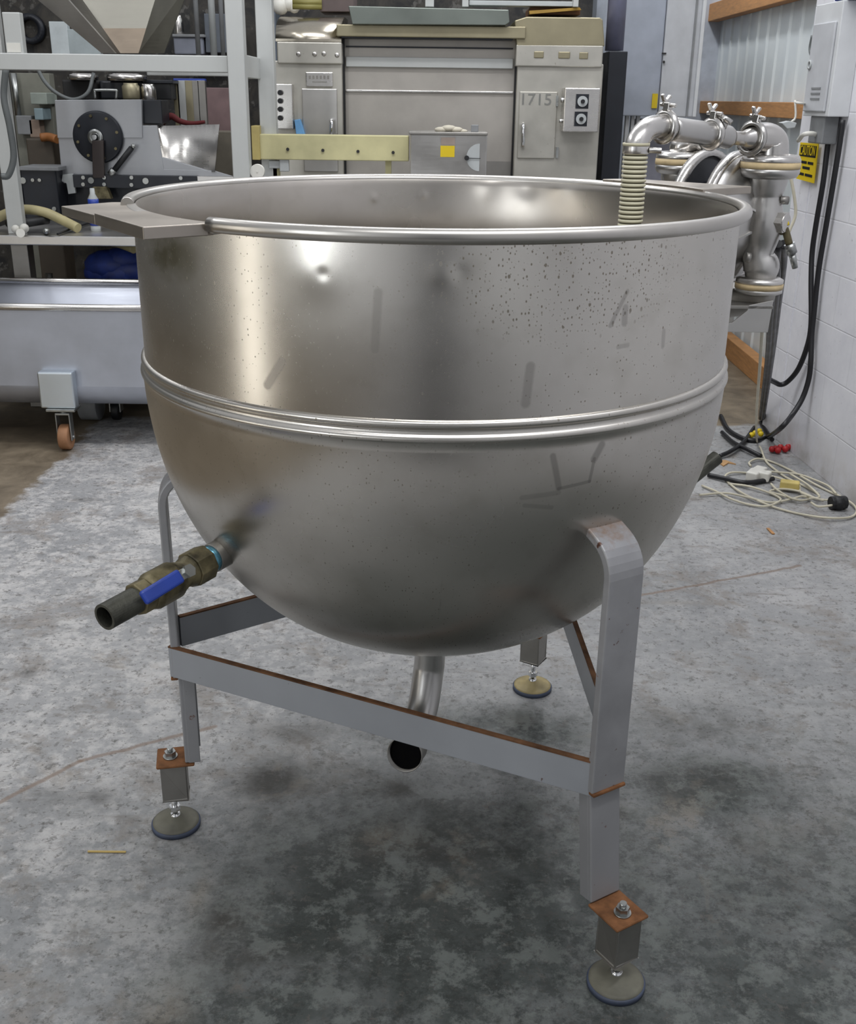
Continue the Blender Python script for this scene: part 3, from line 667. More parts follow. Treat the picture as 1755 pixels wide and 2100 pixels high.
brace(radp(1, 0.630, 0.034), radp(2, 0.585, -0.034), 0.515, 0.076, za=0.50)

# ================================================================== HOSE AND PUMP BESIDE THE KETTLE
def solo(mb, name, mat, label, cat, bevel=0.0, group=None, origin=None):
    return tag(mb.build(name, mat, None, bevel, origin), label, cat, group)
# ribbed suction hose hanging into the kettle
ht = at(1304, 303, 0.15); hx, hy = ht.x, ht.y
prof = []; z = ht.z + 0.004; R0 = 0.0245
while z > 0.84:
    prof += [(R0 - 0.0016, z), (R0 - 0.0008, z - 0.0012), (R0 + 0.0022, z - 0.0026), (R0 + 0.0026, z - 0.0050), (R0 + 0.0020, z - 0.0074), (R0 - 0.0008, z - 0.0088)]; z -= 0.0094
zb_ = z
prof = [(0.018, prof[0][1])] + prof + [(0.018, zb_)]
def hose_mat():
    t = NT('ribbed_hose'); v = t.coord(); sep = t.n('ShaderNodeSeparateXYZ'); t.l(v, sep.inputs[0])
    ln = t.n('ShaderNodeVectorMath', operation='LENGTH'); cm = t.n('ShaderNodeCombineXYZ'); t.l(sep.outputs[0], cm.inputs[0]); t.l(sep.outputs[1], cm.inputs[1]); t.l(cm.outputs[0], ln.inputs[0])
    f = t.ramp(ln.outputs['Value'], 0.0238, 0.0262)
    t.set('Base Color', t.mix(f, sr(96, 92, 72), sr(214, 209, 182))); t.set('Roughness', 0.5); return t.m
hose = thing('ribbed_suction_hose', (hx, hy, zb_), 'cream ribbed suction hose hanging from the steel elbow down inside the round kettle', 'hose')
MB().lathe(prof, (hx, hy, 0), n=36, close=True).build('hose_wall', hose_mat(), hose)
MB().lathe([(0.0262, ht.z - 0.012), (0.0285, ht.z - 0.012), (0.0285, ht.z + 0.004), (0.0262, ht.z + 0.004)], (hx, hy, 0), n=32, close=True).cyl((hx + 0.026, hy - 0.012, ht.z - 0.004), (hx + 0.052, hy - 0.016, ht.z - 0.005), 0.006).build('hose_clamp', 'steel_bright', hose, 0.0008)
MB().lathe([(0.0245, ht.z + 0.004), (0.029, ht.z + 0.004), (0.029, ht.z + 0.010), (0.0245, ht.z + 0.010)], (hx, hy, 0), n=32, close=True).build('hose_end_collar', 'cream_hose', hose)
# pump
YR, YL = 0.45, 0.62
fR, fL = at(1580, 334, YR), at(1395, 327, YL)
pump = thing('diaphragm_pump', (fR.x - 0.05, fR.y + 0.05, at(1555, 612, YR).z), 'stainless double diaphragm pump with piping beyond the right rim of the kettle', 'pump')
def flange(c, r, parent):
    MB().lathe([(0.001, 0.010), (r*0.80, 0.010), (r*0.80, 0.020), (r*0.93, 0.018), (r, 0.008), (r, 0.001), (0.001, 0.001)], c, n=40).build('upper_flange', 'steel_bright', parent)
    MB().lathe([(0.001, 0.002), (r*1.01, 0.002), (r*1.02, -0.006), (r*1.01, -0.012), (0.001, -0.012)], c, n=40).build('gasket', 'gasket', parent)
    MB().lathe([(0.001, -0.011), (r, -0.011), (r, -0.022), (r*0.92, -0.032), (r*0.7, -0.036), (0.001, -0.036)], c, n=40).build('lower_flange', 'steel', parent)
flange(fR, 0.070, pump); flange(fL, 0.062, pump)
ax_ = Vector((fR.x - fL.x, fR.y - fL.y, 0)).normalized()
zc = at(1578, 453, YR).z; lfz = at(1556, 585, YR).z; lx_ = at(1556, 585, YR).x
def chamber(f, sgn):
    c = Vector((f.x, f.y, zc)); a = ax_ * sgn
    MB().lathe([(0.001, -0.085), (0.135, -0.085), (0.150, -0.080), (0.150, -0.066), (0.128, -0.058), (0.10, -0.035), (0.06, -0.012), (0.001, -0.004)], c, a, 48).build('chamber_cover', 'steel' if sgn > 0 else 'black_metal', pump)
    MB().lathe([(0.146, -0.092), (0.160, -0.092), (0.163, -0.080), (0.160, -0.068), (0.146, -0.068)], c, a, 48, close=True).build('clamp_band', 'steel_bright', pump)
    MB().tube([Vector((f.x, f.y, f.z - 0.03)), Vector((f.x, f.y, f.z - 0.07)), c + Vector((0, 0, 0.05)), c, c - Vector((0, 0, 0.05)), Vector((f.x - 0.004, f.y, lfz + 0.075)), Vector((lx_ if sgn > 0 else f.x, f.y, lfz + 0.045)), Vector((lx_ if sgn > 0 else f.x, f.y, lfz + 0.018))] , 0.04, 28, 6,
        rad=lambda k: 0.034 + 0.014 * math.exp(-((k - 0.45) / 0.13) ** 2) + 0.012*math.exp(-((k-0.0)/0.15)**2) + 0.010*math.exp(-((k-0.85)/0.12)**2)).build('chamber_limb', 'steel', pump)
    MB().cyl(c + a * 0.02, c + a * 0.058, 0.027, n=6, smooth=False).cyl(c + a*0.056, c + a*0.060, 0.022, n=20).build('centre_boss', 'steel_bright', pump)
    rb = MB()
    for k in range(6):
        t_ = 2*PI*k/6 + 0.5; u, v, _ = basis(a); d = u*math.cos(t_) + v*math.sin(t_)
        rb.bar(c + d*0.03 - a*0.002, c + d*0.135 - a*0.064, a, 0.020, 0.005)
    rb.build('cover_ribs', 'steel', pump)
chamber(fR, 1); chamber(fL, -1)
cm_ = Vector(((fR.x+fL.x)/2, (fR.y+fL.y)/2, zc))
MB().cyl(cm_ - ax_*0.08, cm_ + ax_*0.08, 0.085, n=32).build('centre_block', 'black_metal', pump)
for f in (fR, fL):
    c = Vector((lx_ if f is fR else f.x, f.y, lfz)); r = 0.058
    MB().lathe([(0.001, 0.022), (r*0.8, 0.022), (r, 0.016), (r, 0.005), (0.001, 0.005)], c, n=36).build('lower_manifold_flange', 'steel_bright', pump)
    MB().lathe([(0.001, 0.006), (r*1.02, 0.006), (r*1.02, -0.006), (0.001, -0.006)], c, n=36).build('gasket', 'gasket', pump)
    MB().lathe([(0.001, -0.005), (r, -0.005), (r, -0.016), (r*0.75, -0.022), (0.001, -0.022)], c, n=36).build('lower_manifold_flange', 'steel', pump)
lm = Vector((lx_, fR.y, lfz))
MB().tube([lm, lm - Vector((0, 0, 0.03)), Vector(((lm.x + fL.x)/2, (lm.y + fL.y)/2, lfz - 0.062)), Vector((fL.x, fL.y, lfz - 0.03)), Vector((fL.x, fL.y, lfz))], 0.036, 24, 8).build('suction_manifold', 'steel_dull', pump)
# discharge elbows and cross pipe
eR = [fR + Vector((0, 0, 0.008)), fR + Vector((0, 0, 0.030)), at(1582, 292, YR), at(1570, 284, YR - 0.006), at(1548, 284, YR - 0.018)]
MB().tube(eR, 0.036, 32, 8, rad=lambda k: 0.040 - 0.005*k).build('discharge_elbow', 'steel_bright', pump)
eL = [fL + Vector((0, 0, 0.008)), fL + Vector((0, 0, 0.02)), at(1396, 300, YL), at(1420, 292, YL - 0.01), at(1450, 288, YL-0.04)]
MB().tube(eL, 0.027, 24, 8).build('discharge_elbow', 'steel_bright', pump)
pR = at(1545, 284, YR - 0.02); pT0, pT1 = at(1493, 282, 0.385), at(1458, 275, 0.345); pE = at(1375, 264, 0.25)
dpp = (pE - pR).normalized()
MB().tube([pR, at(1520, 284, 0.41), pT0], 0.018, 28, 6, rad=lambda k: 0.030 - 0.014*min(1, k*2.2)).build('reducer', 'steel_bright', pump)
MB().tube([pT0 - dpp*0.01, pT0, at(1478, 279, 0.37), pT1], 0.026, 28, 6, rad=lambda k: 0.017 + 0.0095*min(1, k*2.5)).build('pipe_tee', 'steel', pump)
MB().tube([pT1, at(1420, 270, 0.30), pE], 0.0258, 28, 6).build('cross_pipe', 'steel', pump)
jz = Vector((hx, hy, ht.z))
MB().tube([pE, at(1352, 259, 0.222), at(1328, 265, 0.185), at(1313, 280, 0.16), Vector((hx, hy, ht.z + 0.004)), Vector((hx, hy, ht.z - 0.012))], 0.0245, 32, 8).build('hose_elbow', 'steel_bright', pump)
def clamp(c, d, r, up):
    u = (Vector(up) - d * Vector(up).dot(d)).normalized(); sd_ = d.cross(u)
    MB().lathe([(r - 0.006, -0.009), (r, -0.007), (r + 0.006, -0.004), (r + 0.006, 0.004), (r, 0.007), (r - 0.006, 0.009)], c, d, 36, close=True).build('pipe_clamp', 'steel_bright', pump)
    w_ = MB().obox(c + u*(r + 0.010), d, u, sd_, 0.014, 0.018, 0.016)
    w_.cyl(c + u*(r + 0.014) - sd_*0.022, c + u*(r + 0.014) + sd_*0.022, 0.0045, n=10)
    w_.cyl(c + u*(r+0.014) + sd_*0.010, c + u*(r+0.026) + sd_*0.010, 0.007, 0.005, n=12)
    for s_ in (-1, 1): w_.bar(c + u*(r + 0.018) + sd_*0.010, c + u*(r + 0.034) + sd_*0.010 + d*0.013*s_, sd_, 0.009, 0.006)
    w_.build('wing_nut', 'steel_bright', pump, 0.0015)
clamp(at(1362, 260, 0.235), dpp, 0.031, (0.1, 0, 1)); clamp(pT1, dpp, 0.031, (0.05, 0, 1)); clamp(at(1541, 284, 0.425), dpp, 0.035, (0.25, 0, 1))
MB().cyl(at(1478, 262, 0.35), at(1486, 244, 0.34), 0.012, n=18).cyl(at(1484, 250, 0.34), at(1490, 240, 0.34), 0.017, n=18).build('sample_port', 'steel_bright', pump)
MB().cyl(at(1598, 410, 0.43), at(1616, 411, 0.43), 0.010, n=16).build('side_plug', 'steel_dull', pump)
MB().cyl(at(1528, 527, 0.40), at(1538, 529, 0.40), 0.012, n=16).build('side_plug', 'steel_dull', pump)
# air fitting hanging from the pump
MB().tube([at(1600, 476, 0.43), at(1608, 470, 0.42), at(1612, 478, 0.42), at(1618, 500, 0.42)], 0.009, 14, 5).build('brass_elbow', 'brass', pump)
MB().tube([at(1603, 440, 0.43), at(1610, 450, 0.42), at(1614, 462, 0.42)], 0.006, 12, 4).build('air_nipple', 'yellow', pump)
MB().cyl(at(1618, 500, 0.42), at(1624, 520, 0.42), 0.013, n=18).cyl(at(1624, 520, 0.42), at(1630, 550, 0.42), 0.009, 0.007, n=16).build('quick_coupler', 'zinc', pump)
# shelf stand under the pump
sz = at(1555, 614, YR).z
sx0, sx1 = 0.50, at(1584, 640, 0.38).x
stand = thing('pump_stand', (0.98, 2.19, 0), 'folded sheet steel stand carrying the diaphragm pump beside the kettle', 'stand')
MB().box((0.62, 0.38, sz - 0.012), (sx1, 0.78, sz - 0.004)).build('shelf', 'steel_dull', stand, 0.001)
a_, b_, c_, d_ = at(1586, 616, 0.38), at(1574, 682, 0.38), at(1470, 692, 0.38), at(1500, 662, 0.38)
e_ = at(1532, 637, 0.38); 
MB().prism([a_, b_, Vector((0.66, 0.38, b_.z)), Vector((0.66, 0.38, sz - 0.06)), d_, e_, at(1536, 626, 0.38)], (0, 0.004, 0)).build('front_apron', 'steel', stand, 0.0008)
MB().box((0.94, 2.15, 0), (1.02, 2.23, sz - 0.012)).build('column', 'steel_dull', stand, 0.002)
MB().box((0.86, 2.10, 0), (1.08, 2.30, 0.012)).build('base_plate', 'steel_dull', stand, 0.002)
MB().prism([(0.66, 0.72, sz - 0.07), (0.72, 0.72, sz - 0.07), (1.01, 2.2, sz - 0.07), (0.95, 2.2, sz - 0.07)], (0, 0, 0.058)).build('arm', 'steel_dull', stand, 0.002)

# ================================================================== CABLES ON THE RIGHT
def fl(px, py, z=0.008): return atz(px, py, z)
def z6(x, y): return 1380 + x * 0.25720, 560 + y * 0.25714
def floorpath(lst, z=0.006):
    o = []
    for i, (x, y) in enumerate(lst): o.append(fl(*z6(x, y), z + 0.004 * (i % 3)))
    return o
air = [at(1598, 500, 0.5), at(1603, 570, 0.75), at(1594, 650, 1.2), at(1584, 740, 2.0), fl(1566, 862, 0.02)]
for k, (dx, g) in enumerate(((-0.016, 0.0), (0.010, 0.03), (-0.003, -0.03))):
    P = [p + Vector((dx * (1 - i * 0.15), 0.03 * k * (i > 0), g * (0 < i < 4))) for i, p in enumerate(air)]; P[-1].z = 0.014
    solo(MB().tube(P, 0.0105, 12, 8), 'air_hose', 'black_rubber', ['thick black hose of the bundle dropping from the pump, on its left', 'thick black hose of the bundle dropping from the pump, nearest the block wall', 'thick black hose sagging lowest in the bundle below the pump'][k], 'hose', group='black hoses dropping from the pump')
cordA = [at(1563, 672, 0.80), at(1558, 750, 1.3), at(1551, 850, 2.1), fl(1552, 905, 0.012), fl(*z6(700, 1400)), fl(*z6(740, 1500)), fl(*z6(830, 1580)), fl(*z6(920, 1640)), fl(*z6(1050, 1700)), fl(*z6(1160, 1760))]
solo(MB().tube(cordA, 0.0052, 10, 8), 'power_cord', 'cord_white', 'off-white power cord dropping from the pump stand to the floor coil', 'cord')
ext = thing('extension_cord', fl(1640, 1010, 0.0), 'off-white extension cord in a tangled coil on the floor by the block wall', 'cord')
paths = [
 [(620,1540),(608,1510),(680,1480),(800,1510),(930,1570),(1060,1645),(1200,1720),(1350,1790),(1440,1850),(1462,1905),(1400,1950),(1200,1950),(960,1910),(760,1850),(560,1760),(440,1670),(415,1620),(470,1590),(600,1595),(720,1610),(860,1640),(1000,1690)],
 [(230,1695),(340,1740),(460,1800),(600,1845),(740,1860),(840,1825),(850,1795),(760,1750),(600,1700),(440,1680)],
 [(210,1770),(420,1755),(600,1790),(780,1830),(950,1800),(1030,1780),(1090,1800),(1000,1812),(860,1770),(770,1742),(860,1722),(1000,1740),(1150,1800),(1270,1812)],
 [(720,1580),(860,1590),(1000,1605),(1130,1650),(1240,1700),(1300,1760)],
 [(780,1680),(830,1730),(930,1790),(1020,1815)],
 [(1010,1700),(1020,1750),(1120,1790),(1200,1815)], [(1100,1830),(1160,1862),(1270,1852)], [(930,1600),(1060,1680),(1150,1760),(1160,1790),(1080,1800)]]
for i, p in enumerate(paths): MB().tube(floorpath(p, 0.006 + 0.002*i), 0.0052, 8, 6).build('cord_loop', 'cord_white', ext)
def pl_box(px, py, du, a, s, mat, nm, z=0.03):
    c = fl(*z6(px, py), z); MB().obox(c, (math.cos(a), math.sin(a), 0), (-math.sin(a), math.cos(a), 0), (0, 0, 1), *s).build(nm, mat, ext, 0.008, seg=3)
pl_box(665, 1600, 0, 0.9, (0.13, 0.055, 0.045), 'white_plastic', 'outlet_block'); pl_box(690, 1610, 0, -0.6, (0.10, 0.05, 0.045), 'white_plastic', 'outlet_block')
pl_box(930, 1690, 0, -0.35, (0.085, 0.045, 0.04), plain('pale_yellow_plug', (206, 186, 112), 0.5), 'plug')
c = fl(*z6(1318, 1835), 0.03); MB().cyl(c - Vector((0.035, 0, 0)), c + Vector((0.035, 0.01, 0)), 0.03, n=10, smooth=False).ball(c, 0.034, 10).build('plug', 'black', ext, 0.003)
fc = [[(280,1610),(420,1640),(560,1670),(680,1662),(800,1640)], [(650,1230),(560,1350),(460,1420),(370,1460)], [(390,1270),(480,1350),(600,1410),(700,1460)], [(700,1190),(740,1260),(790,1330)]]
fcl = ['black cable lying under the white extension coil', 'black cable slanting down to the left behind the kettle', 'black cable running right below the crossing of floor cables', 'short black cable end against the foot of the block wall']
for p, l_ in zip(fc, fcl): solo(MB().tube(floorpath(p, 0.014), 0.011, 10, 6), 'floor_cable', 'black_rubber', l_, 'cable', group='black cables on the floor by the wall')
def wl(px, py, off=0.03): return on_wall(px, py, off)
c1 = [wl(1706, 246), wl(1697, 298), wl(1688, 372), wl(1673, 461), wl(1665, 520), wl(1663, 580), wl(*z6(1100, 400)), wl(*z6(1070, 580)), wl(*z6(1000, 760)), wl(*z6(920, 860), 0.05), wl(*z6(860, 890), 0.08), wl(*z6(810, 870), 0.12), wl(*z6(740, 835), 0.2)]
c2 = [wl(1728, 246), wl(1721, 298), wl(1709, 372), wl(1694, 461), wl(1679, 550), wl(*z6(1125, 300)), wl(*z6(1105, 500)), wl(*z6(1098, 700)), wl(*z6(1080, 850)), wl(*z6(1030, 1000), 0.05), wl(*z6(950, 1130), 0.10), wl(*z6(860, 1235), 0.17), fl(*z6(760, 1305), 0.012), fl(*z6(660, 1335), 0.012), fl(*z6(560, 1320), 0.012), fl(*z6(440, 1250), 0.012), fl(*z6(380, 1140), 0.012)]
solo(MB().tube(c1, 0.0125, 12, 6), 'wall_cable', 'black_rubber', 'dark cable from the wall box that loops back left at half height', 'cable', group='dark cables hanging below the wall box')
solo(MB().tube(c2, 0.0125, 12, 6), 'wall_cable', 'black_rubber', 'dark cable from the wall box that sweeps down onto the floor', 'cable', group='dark cables hanging below the wall box')
k_ = MB()
for (dx, dy) in ((0, 0), (10, -4), (20, 2), (5, 6), (26, -5), (-7, 2)): k_.ball(fl(1590 + dx, 920 + dy * 0.6, 0.02), 0.017, 10)
solo(k_, 'tie_cap', 'red', 'small red plastic caps lying at the foot of the block wall', 'cap')
k_ = MB()
for (dx, dy) in ((0, 0), (9, -4), (-7, 4), (12, 2)): k_.ball(fl(1548 + dx, 888 + dy, 0.02), 0.015, 10)
solo(k_, 'tie_cap', 'yellow', 'small yellow plastic caps on the floor beside the black cables', 'cap')
solo(MB().prism([fl(*z6(340, 1500), 0), fl(*z6(400, 1545), 0), fl(*z6(440, 1520), 0), fl(*z6(500, 1530), 0), fl(*z6(420, 1500), 0)], (0, 0, 0.006)), 'dry_leaf', plain('leaf_brown', (178, 140, 96), 0.8), 'tan dry leaf scrap on the floor right of the kettle', 'leaf')
solo(MB().bar(fl(*z6(755, 2035), 0.004), fl(*z6(800, 2080), 0.004), (0, 0, 1), 0.004, 0.012), 'wood_chip', plain('chip_orange', (176, 130, 84), 0.8), 'small tan wood chip alone on the grey floor at right', 'chip')
solo(MB().bar(fl(180, 1746, 0.003), fl(258, 1747, 0.003), (0, 0, 1), 0.003, 0.004), 'straw_sliver', plain('straw', (186, 160, 96), 0.7), 'thin straw coloured sliver on the floor in front of the left foot', 'straw')

# ---- wall box
Pw = on_wall(1740, 240); Pn = atp(1697, 240, Pw, WD); D = (Pn - Pw).dot(WN)
Pf = on_wall(1645, 240, D); s0_, zz = wall_sz(Pw); s1_ = (Pf - W0).dot(WD); ztp = on_wall(1722, 6, D * 0.5).z; zbt = Pw.z
box = thing('electrical_box', wp(s0_, zbt), 'white metal electrical box mounted on the painted block wall above the cables', 'electrical box')
MB().prism([wp(s0_, zbt), wp(s1_, zbt), wp(s1_, zbt, D), wp(s0_, zbt, D)], (0, 0, ztp - zbt)).build('body', 'panel_white', box, 0.004)
MB().prism([wp(s0_ + 0.03, zbt + 0.02, D), wp(s1_ - 0.02, zbt + 0.02, D), wp(s1_ - 0.02, zbt + 0.02, D + 0.012), wp(s0_ + 0.03, zbt + 0.02, D + 0.012)], (0, 0, ztp - zbt - 0.1)).build('door', 'cabinet', box, 0.005)
v_ = MB()
for k in range(3): v_.prism([wp(s0_ + 0.09, zbt + 0.07 + k*0.022, D + 0.012), wp(s1_ - 0.10, zbt + 0.07 + k*0.022, D + 0.012), wp(s1_ - 0.10, zbt + 0.07 + k*0.022, D + 0.015), wp(s0_ + 0.09, zbt + 0.07 + k*0.022, D + 0.015)], (0, 0, 0.008))
v_.build('vent_slots', 'grey_paint', box)
MB().lathe([(0.012, -0.002), (0.020, -0.002), (0.020, 0.004), (0.012, 0.004)], on_wall(1660, 133, D + 0.014), WN, 20, close=True).build('latch', 'light_grey', box)
solo(MB().prism([wp(s0_ - 0.12, ztp + 0.002, 0.01), wp(s0_ + 0.1, ztp + 0.002, 0.01), wp(s0_ + 0.1, ztp + 0.002, D), wp(s0_ - 0.12, ztp + 0.002, D*0.7)], (0, 0, 0.02)), 'folded_cloth', 'blue_cloth', 'blue folded cloth lying on top of the white electrical box', 'cloth', 0.004)
solo(MB().obox(on_wall(1688, 266, 0.05), WD, (0, 0, 1), WN, 0.16, 0.12, 0.07), 'junction_box', 'grey_paint', 'small grey junction box tucked below the white electrical box', 'junction box', 0.006)
# ---- caution sign
SG = [on_wall(1641, 292, 0.04), on_wall(1678, 295, 0.02), on_wall(1668, 376, 0.02), on_wall(1632, 366, 0.04)]
sign = thing('caution_sign', SG[2], 'yellow caution sign with black header hanging on the block wall beyond the pump', 'sign')
MB().prism(SG, -WN * 0.004).build('panel', 'yellow', sign)
def sp(u, v, off=0.002):
    a = SG[0].lerp(SG[1], u); b = SG[3].lerp(SG[2], u); return a.lerp(b, v) + WN * off
MB().prism([sp(0.06, 0.06, 0.001), sp(0.94, 0.06, 0.001), sp(0.94, 0.36, 0.001), sp(0.06, 0.36, 0.001)], WN * 0.001).build('header', 'black', sign)
ux = (SG[1] - SG[0]).normalized(); uy = (SG[0] - SG[3]); uy = (uy - ux * uy.dot(ux)).normalized(); un = ux.cross(uy)
Rm = Matrix(((ux.x, uy.x, un.x), (ux.y, uy.y, un.y), (ux.z, uy.z, un.z)))
wS = (SG[1] - SG[0]).length
text_obj('header_text', 'CAUTION', 0.062, sp(0.5, 0.21, 0.004), Rm, 'yellow', sign, sx=wS * 0.80 / 0.27)
t_ = MB()
for (u0, u1, v) in ((0.12, 0.5, 0.48), (0.56, 0.86, 0.48), (0.3, 0.7, 0.62), (0.12, 0.42, 0.80), (0.48, 0.88, 0.80)):
    t_.prism([sp(u0, v, 0.001), sp(u1, v, 0.001), sp(u1, v + 0.07, 0.001), sp(u0, v + 0.07, 0.001)], WN * 0.001)
t_.build('small_print', 'black', sign)
# odds and ends between pump and wall box
solo(MB().tube([on_wall(1637, 288, 0.12), on_wall(1648, 276, 0.14), on_wall(1668, 274, 0.10), on_wall(1680, 282, 0.05)], 0.010, 10, 5), 'white_tube', 'white_plastic', 'short white bent tube above the yellow caution sign', 'tube')
solo(MB().prism([at(1602, 252, 2.9), at(1618, 248, 2.9), at(1634, 252, 2.9), at(1630, 262, 2.9), at(1614, 264, 2.9)], (0, 0.05, 0)), 'lamp_cap', 'light_grey', 'small pale cap on a bracket between the pump and the wall box', 'cap', 0.003)
solo(MB().tube([at(1630, 205, 2.95), at(1631, 240, 2.95), at(1622, 250, 2.95)], 0.005, 8, 3).tube([at(1630, 210, 2.95), at(1646, 212, 2.95), on_wall(1650, 212, 0.02)], 0.005, 8, 3), 'wire_bracket', 'white_plastic', 'thin white wire bracket left of the electrical box', 'bracket')
solo(MB().tube([at(1619, 352, 2.6), at(1628, 400, 2.6), at(1631, 440, 2.6), at(1620, 470, 2.6), at(1612, 490, 2.6)], 0.007, 8, 5), 'hanging_cord', 'cord_white', 'thin pale cord hanging behind the right side of the pump', 'cord')
solo(MB().tube([Vector((2.12, *at(1618, 72, 4.3).yz)), Vector((2.12, *at(1614, 105, 4.3).yz)), Vector((2.12, *at(1632, 125, 4.15).yz)), Vector((2.12, *at(1655, 112, 3.95).yz))], 0.012, 8, 6), 'bent_hose', 'grey_hose', 'grey hose hooked in a curve against the metal siding', 'hose')

# ================================================================== BIG OVEN MACHINE IN THE BACKGROUND
YO = 4.2
oven = thing('industrial_oven', at(880, 800, YO) * Vector((1, 1, 0)).length if False else Vector((0.0, YO + 0.6, 0)), 'wide stainless industrial oven with two towers standing behind the kettle', 'oven')
RB(MB(), 565, 125, 703, 400, YO, 1.0, 0).build('left_tower', 'steel_oven', oven, 0.006)
RB(MB(), 1056, 130, 1229, 400, YO, 1.0, 0).build('right_tower', 'steel_oven', oven, 0.006)
RB(MB(), 568, 86, 701, 131, YO - 0.02, 0.9).build('control_band', 'steel_oven', oven, 0.006)
RB(MB(), 1058, 92, 1236, 137, YO - 0.02, 0.9).build('control_band', 'steel_oven', oven, 0.006)
RB(MB(), 703, 75, 1057, 420, YO + 0.10, 0.8, 0).build('centre_shutter', brushed('shutter_steel', (178, 173, 166), 0.46, 0.1, metal=0.6), oven)
RB(MB(), 703, 80, 708, 400, YO + 0.06, 0.1, 0).build('seal_strip', 'black', oven)
RB(MB(), 1052, 85, 1056, 400, YO + 0.06, 0.1, 0).build('seal_strip', 'black', oven)
RB(MB(), 709, 96, 1052, 99, YO + 0.09, 0.02).build('shutter_seam', 'black_metal', oven)
RB(MB(), 709, 118, 1052, 139, YO + 0.075, 0.03).build('shutter_rail', 'steel_white', oven, 0.003)
RB(MB(), 709, 186, 1052, 190, YO + 0.085, 0.03).build('shutter_rail', 'steel_bright', oven, 0.002)
RB(MB(), 860, 330, 1052, 360, YO + 0.09, 0.02).build('shutter_foot', 'steel_dull', oven)
# rounded left hood and sloping right hood
a, b, lo_, hi_ = rect(565, 28, 700, 86, YO)
mb = MB(); H_ = hi_ - lo_; pts = [(YO + 0.5, lo_), (YO - 0.02, lo_)] + [(YO + 0.30 - 0.32*math.cos(t*PI/2/8), lo_ + H_ * (0.1 + 0.9*math.sin(t*PI/2/8))) for t in range(9)] + [(YO + 0.5, hi_)]
P0 = [(a, p, q) for p, q in pts]; mb.prism(P0, (b - a, 0, 0)); mb.sm = [i >= 4 and i < 12 for i in range(len(mb.f))]
mb.build('hood', brushed('hood_steel', (196, 188, 172), 0.25, 0.08), oven)
q = [at(1060, 95, YO - 0.02), at(1240, 95, YO - 0.02), at(1236, 40, YO - 0.02), at(1230, 36, YO - 0.02), at(1080, 34, YO - 0.02), at(1055, 42, YO - 0.02)]
MB().prism(q, (0, 0.7, 0)).build('hood', 'steel_olive', oven, 0.006)
RB(MB(), 690, 52, 1078, 77, YO - 0.04, 0.6).build('hood_lip', 'steel_olive', oven, 0.005)
q = [at(714, 12, YO - 0.08), at(1043, 20, YO - 0.08), at(1045, 46, YO - 0.08), at(1036, 52, YO - 0.08), at(722, 50, YO - 0.08)]
MB().prism(q, (0, 0.6, 0)).build('top_duct', brushed('duct_steel', (126, 132, 126), 0.45, 0.1), oven, 0.004)
RB(MB(), 700, 76, 1052, 80, YO - 0.02, 0.2).build('shadow_gap_strip', 'black_metal', oven)
dr = RB(MB(), 621, 182, 692, 352, YO - 0.012, 0.02).build('door', 'steel', oven, 0.004)
MB().tube([at(679, 248, YO - 0.02), at(680, 250, YO - 0.05), at(680, 276, YO - 0.05), at(681, 282, YO - 0.02)], 0.011, 10, 4).build('handle', 'chrome', dr)
dr = RB(MB(), 1063, 188, 1140, 325, YO - 0.012, 0.02).build('door', 'steel_oven', oven, 0.004)
MB().tube([at(1073, 256, YO - 0.015), at(1073, 258, YO - 0.05), at(1072, 296, YO - 0.05), at(1072, 300, YO - 0.015)], 0.011, 10, 4).build('handle', 'chrome', dr)
text_obj('chalk_number', '1715', 0.085, at(1098, 205, YO - 0.014), ROT_FRONT, 'ink', dr, sx=1.1)
hg = MB()
for yy in (196, 302): RB(hg, 1140, yy, 1145, yy + 22, YO - 0.02, 0.03)
hg.build('hinge', 'zinc', dr)
pn = RB(MB(), 627, 148, 682, 178, YO - 0.012, 0.015).build('name_plate', 'steel_bright', oven, 0.004)
e = MB()
for k in range(6): RB(e, 633 + k*7.5, 155, 637 + k*7.5, 162, YO - 0.016, 0.006)
RB(e, 640, 167, 670, 169, YO - 0.016, 0.006)
e.build('embossed_marks', 'steel_dull', pn)
for px, py in ((612, 111), (645, 111), (664, 110), (691, 113)): MB().ball(at(px, py, YO - 0.02), 0.014, 10, (1, 0.4, 1)).build('band_dimple', 'steel_bright', oven)
for px, py, w_ in ((1105, 112, 20), (1157, 113, 24), (1197, 114, 18)): RB(MB(), px - w_/2, py - 7, px + w_/2, py + 7, YO - 0.026, 0.01).build('faded_patch', 'steel_olive', oven, 0.004)
sb = RB(MB(), 566, 172, 600, 265, YO - 0.08, 0.08).build('switch_box', 'steel_bright', oven, 0.005)
for yy in (190, 207, 224, 242): MB().cyl(at(574, yy, YO - 0.10), at(574, yy, YO - 0.08), 0.014, n=14).build('push_button', 'black', sb)
cb = RB(MB(), 1156, 180, 1229, 271, YO - 0.14, 0.14).build('dial_box', 'steel_bright', oven, 0.006)
for (px, py) in ((1194, 208), (1191, 244)):
    RB(MB(), px - 13, py - 15, px + 13, py + 15, YO - 0.150, 0.01).build('dial_plate', 'black_metal', cb)
    c = at(px, py, YO - 0.152); MB().cyl(c, c - Vector((0, 0.012, 0)), 0.028, n=24).build('dial_ring', 'light_grey', cb)
    MB().cyl(c - Vector((0, 0.012, 0)), c - Vector((0, 0.03, 0)), 0.011, n=12).build('dial_knob', 'black', cb)
MB().cyl(at(1153, 200, YO - 0.1), at(1153, 210, YO - 0.1), 0.012, n=12).cyl(at(1150, 244, YO - 0.1), at(1150, 252, YO - 0.1), 0.012, n=12).build('box_latch', 'chrome', cb)
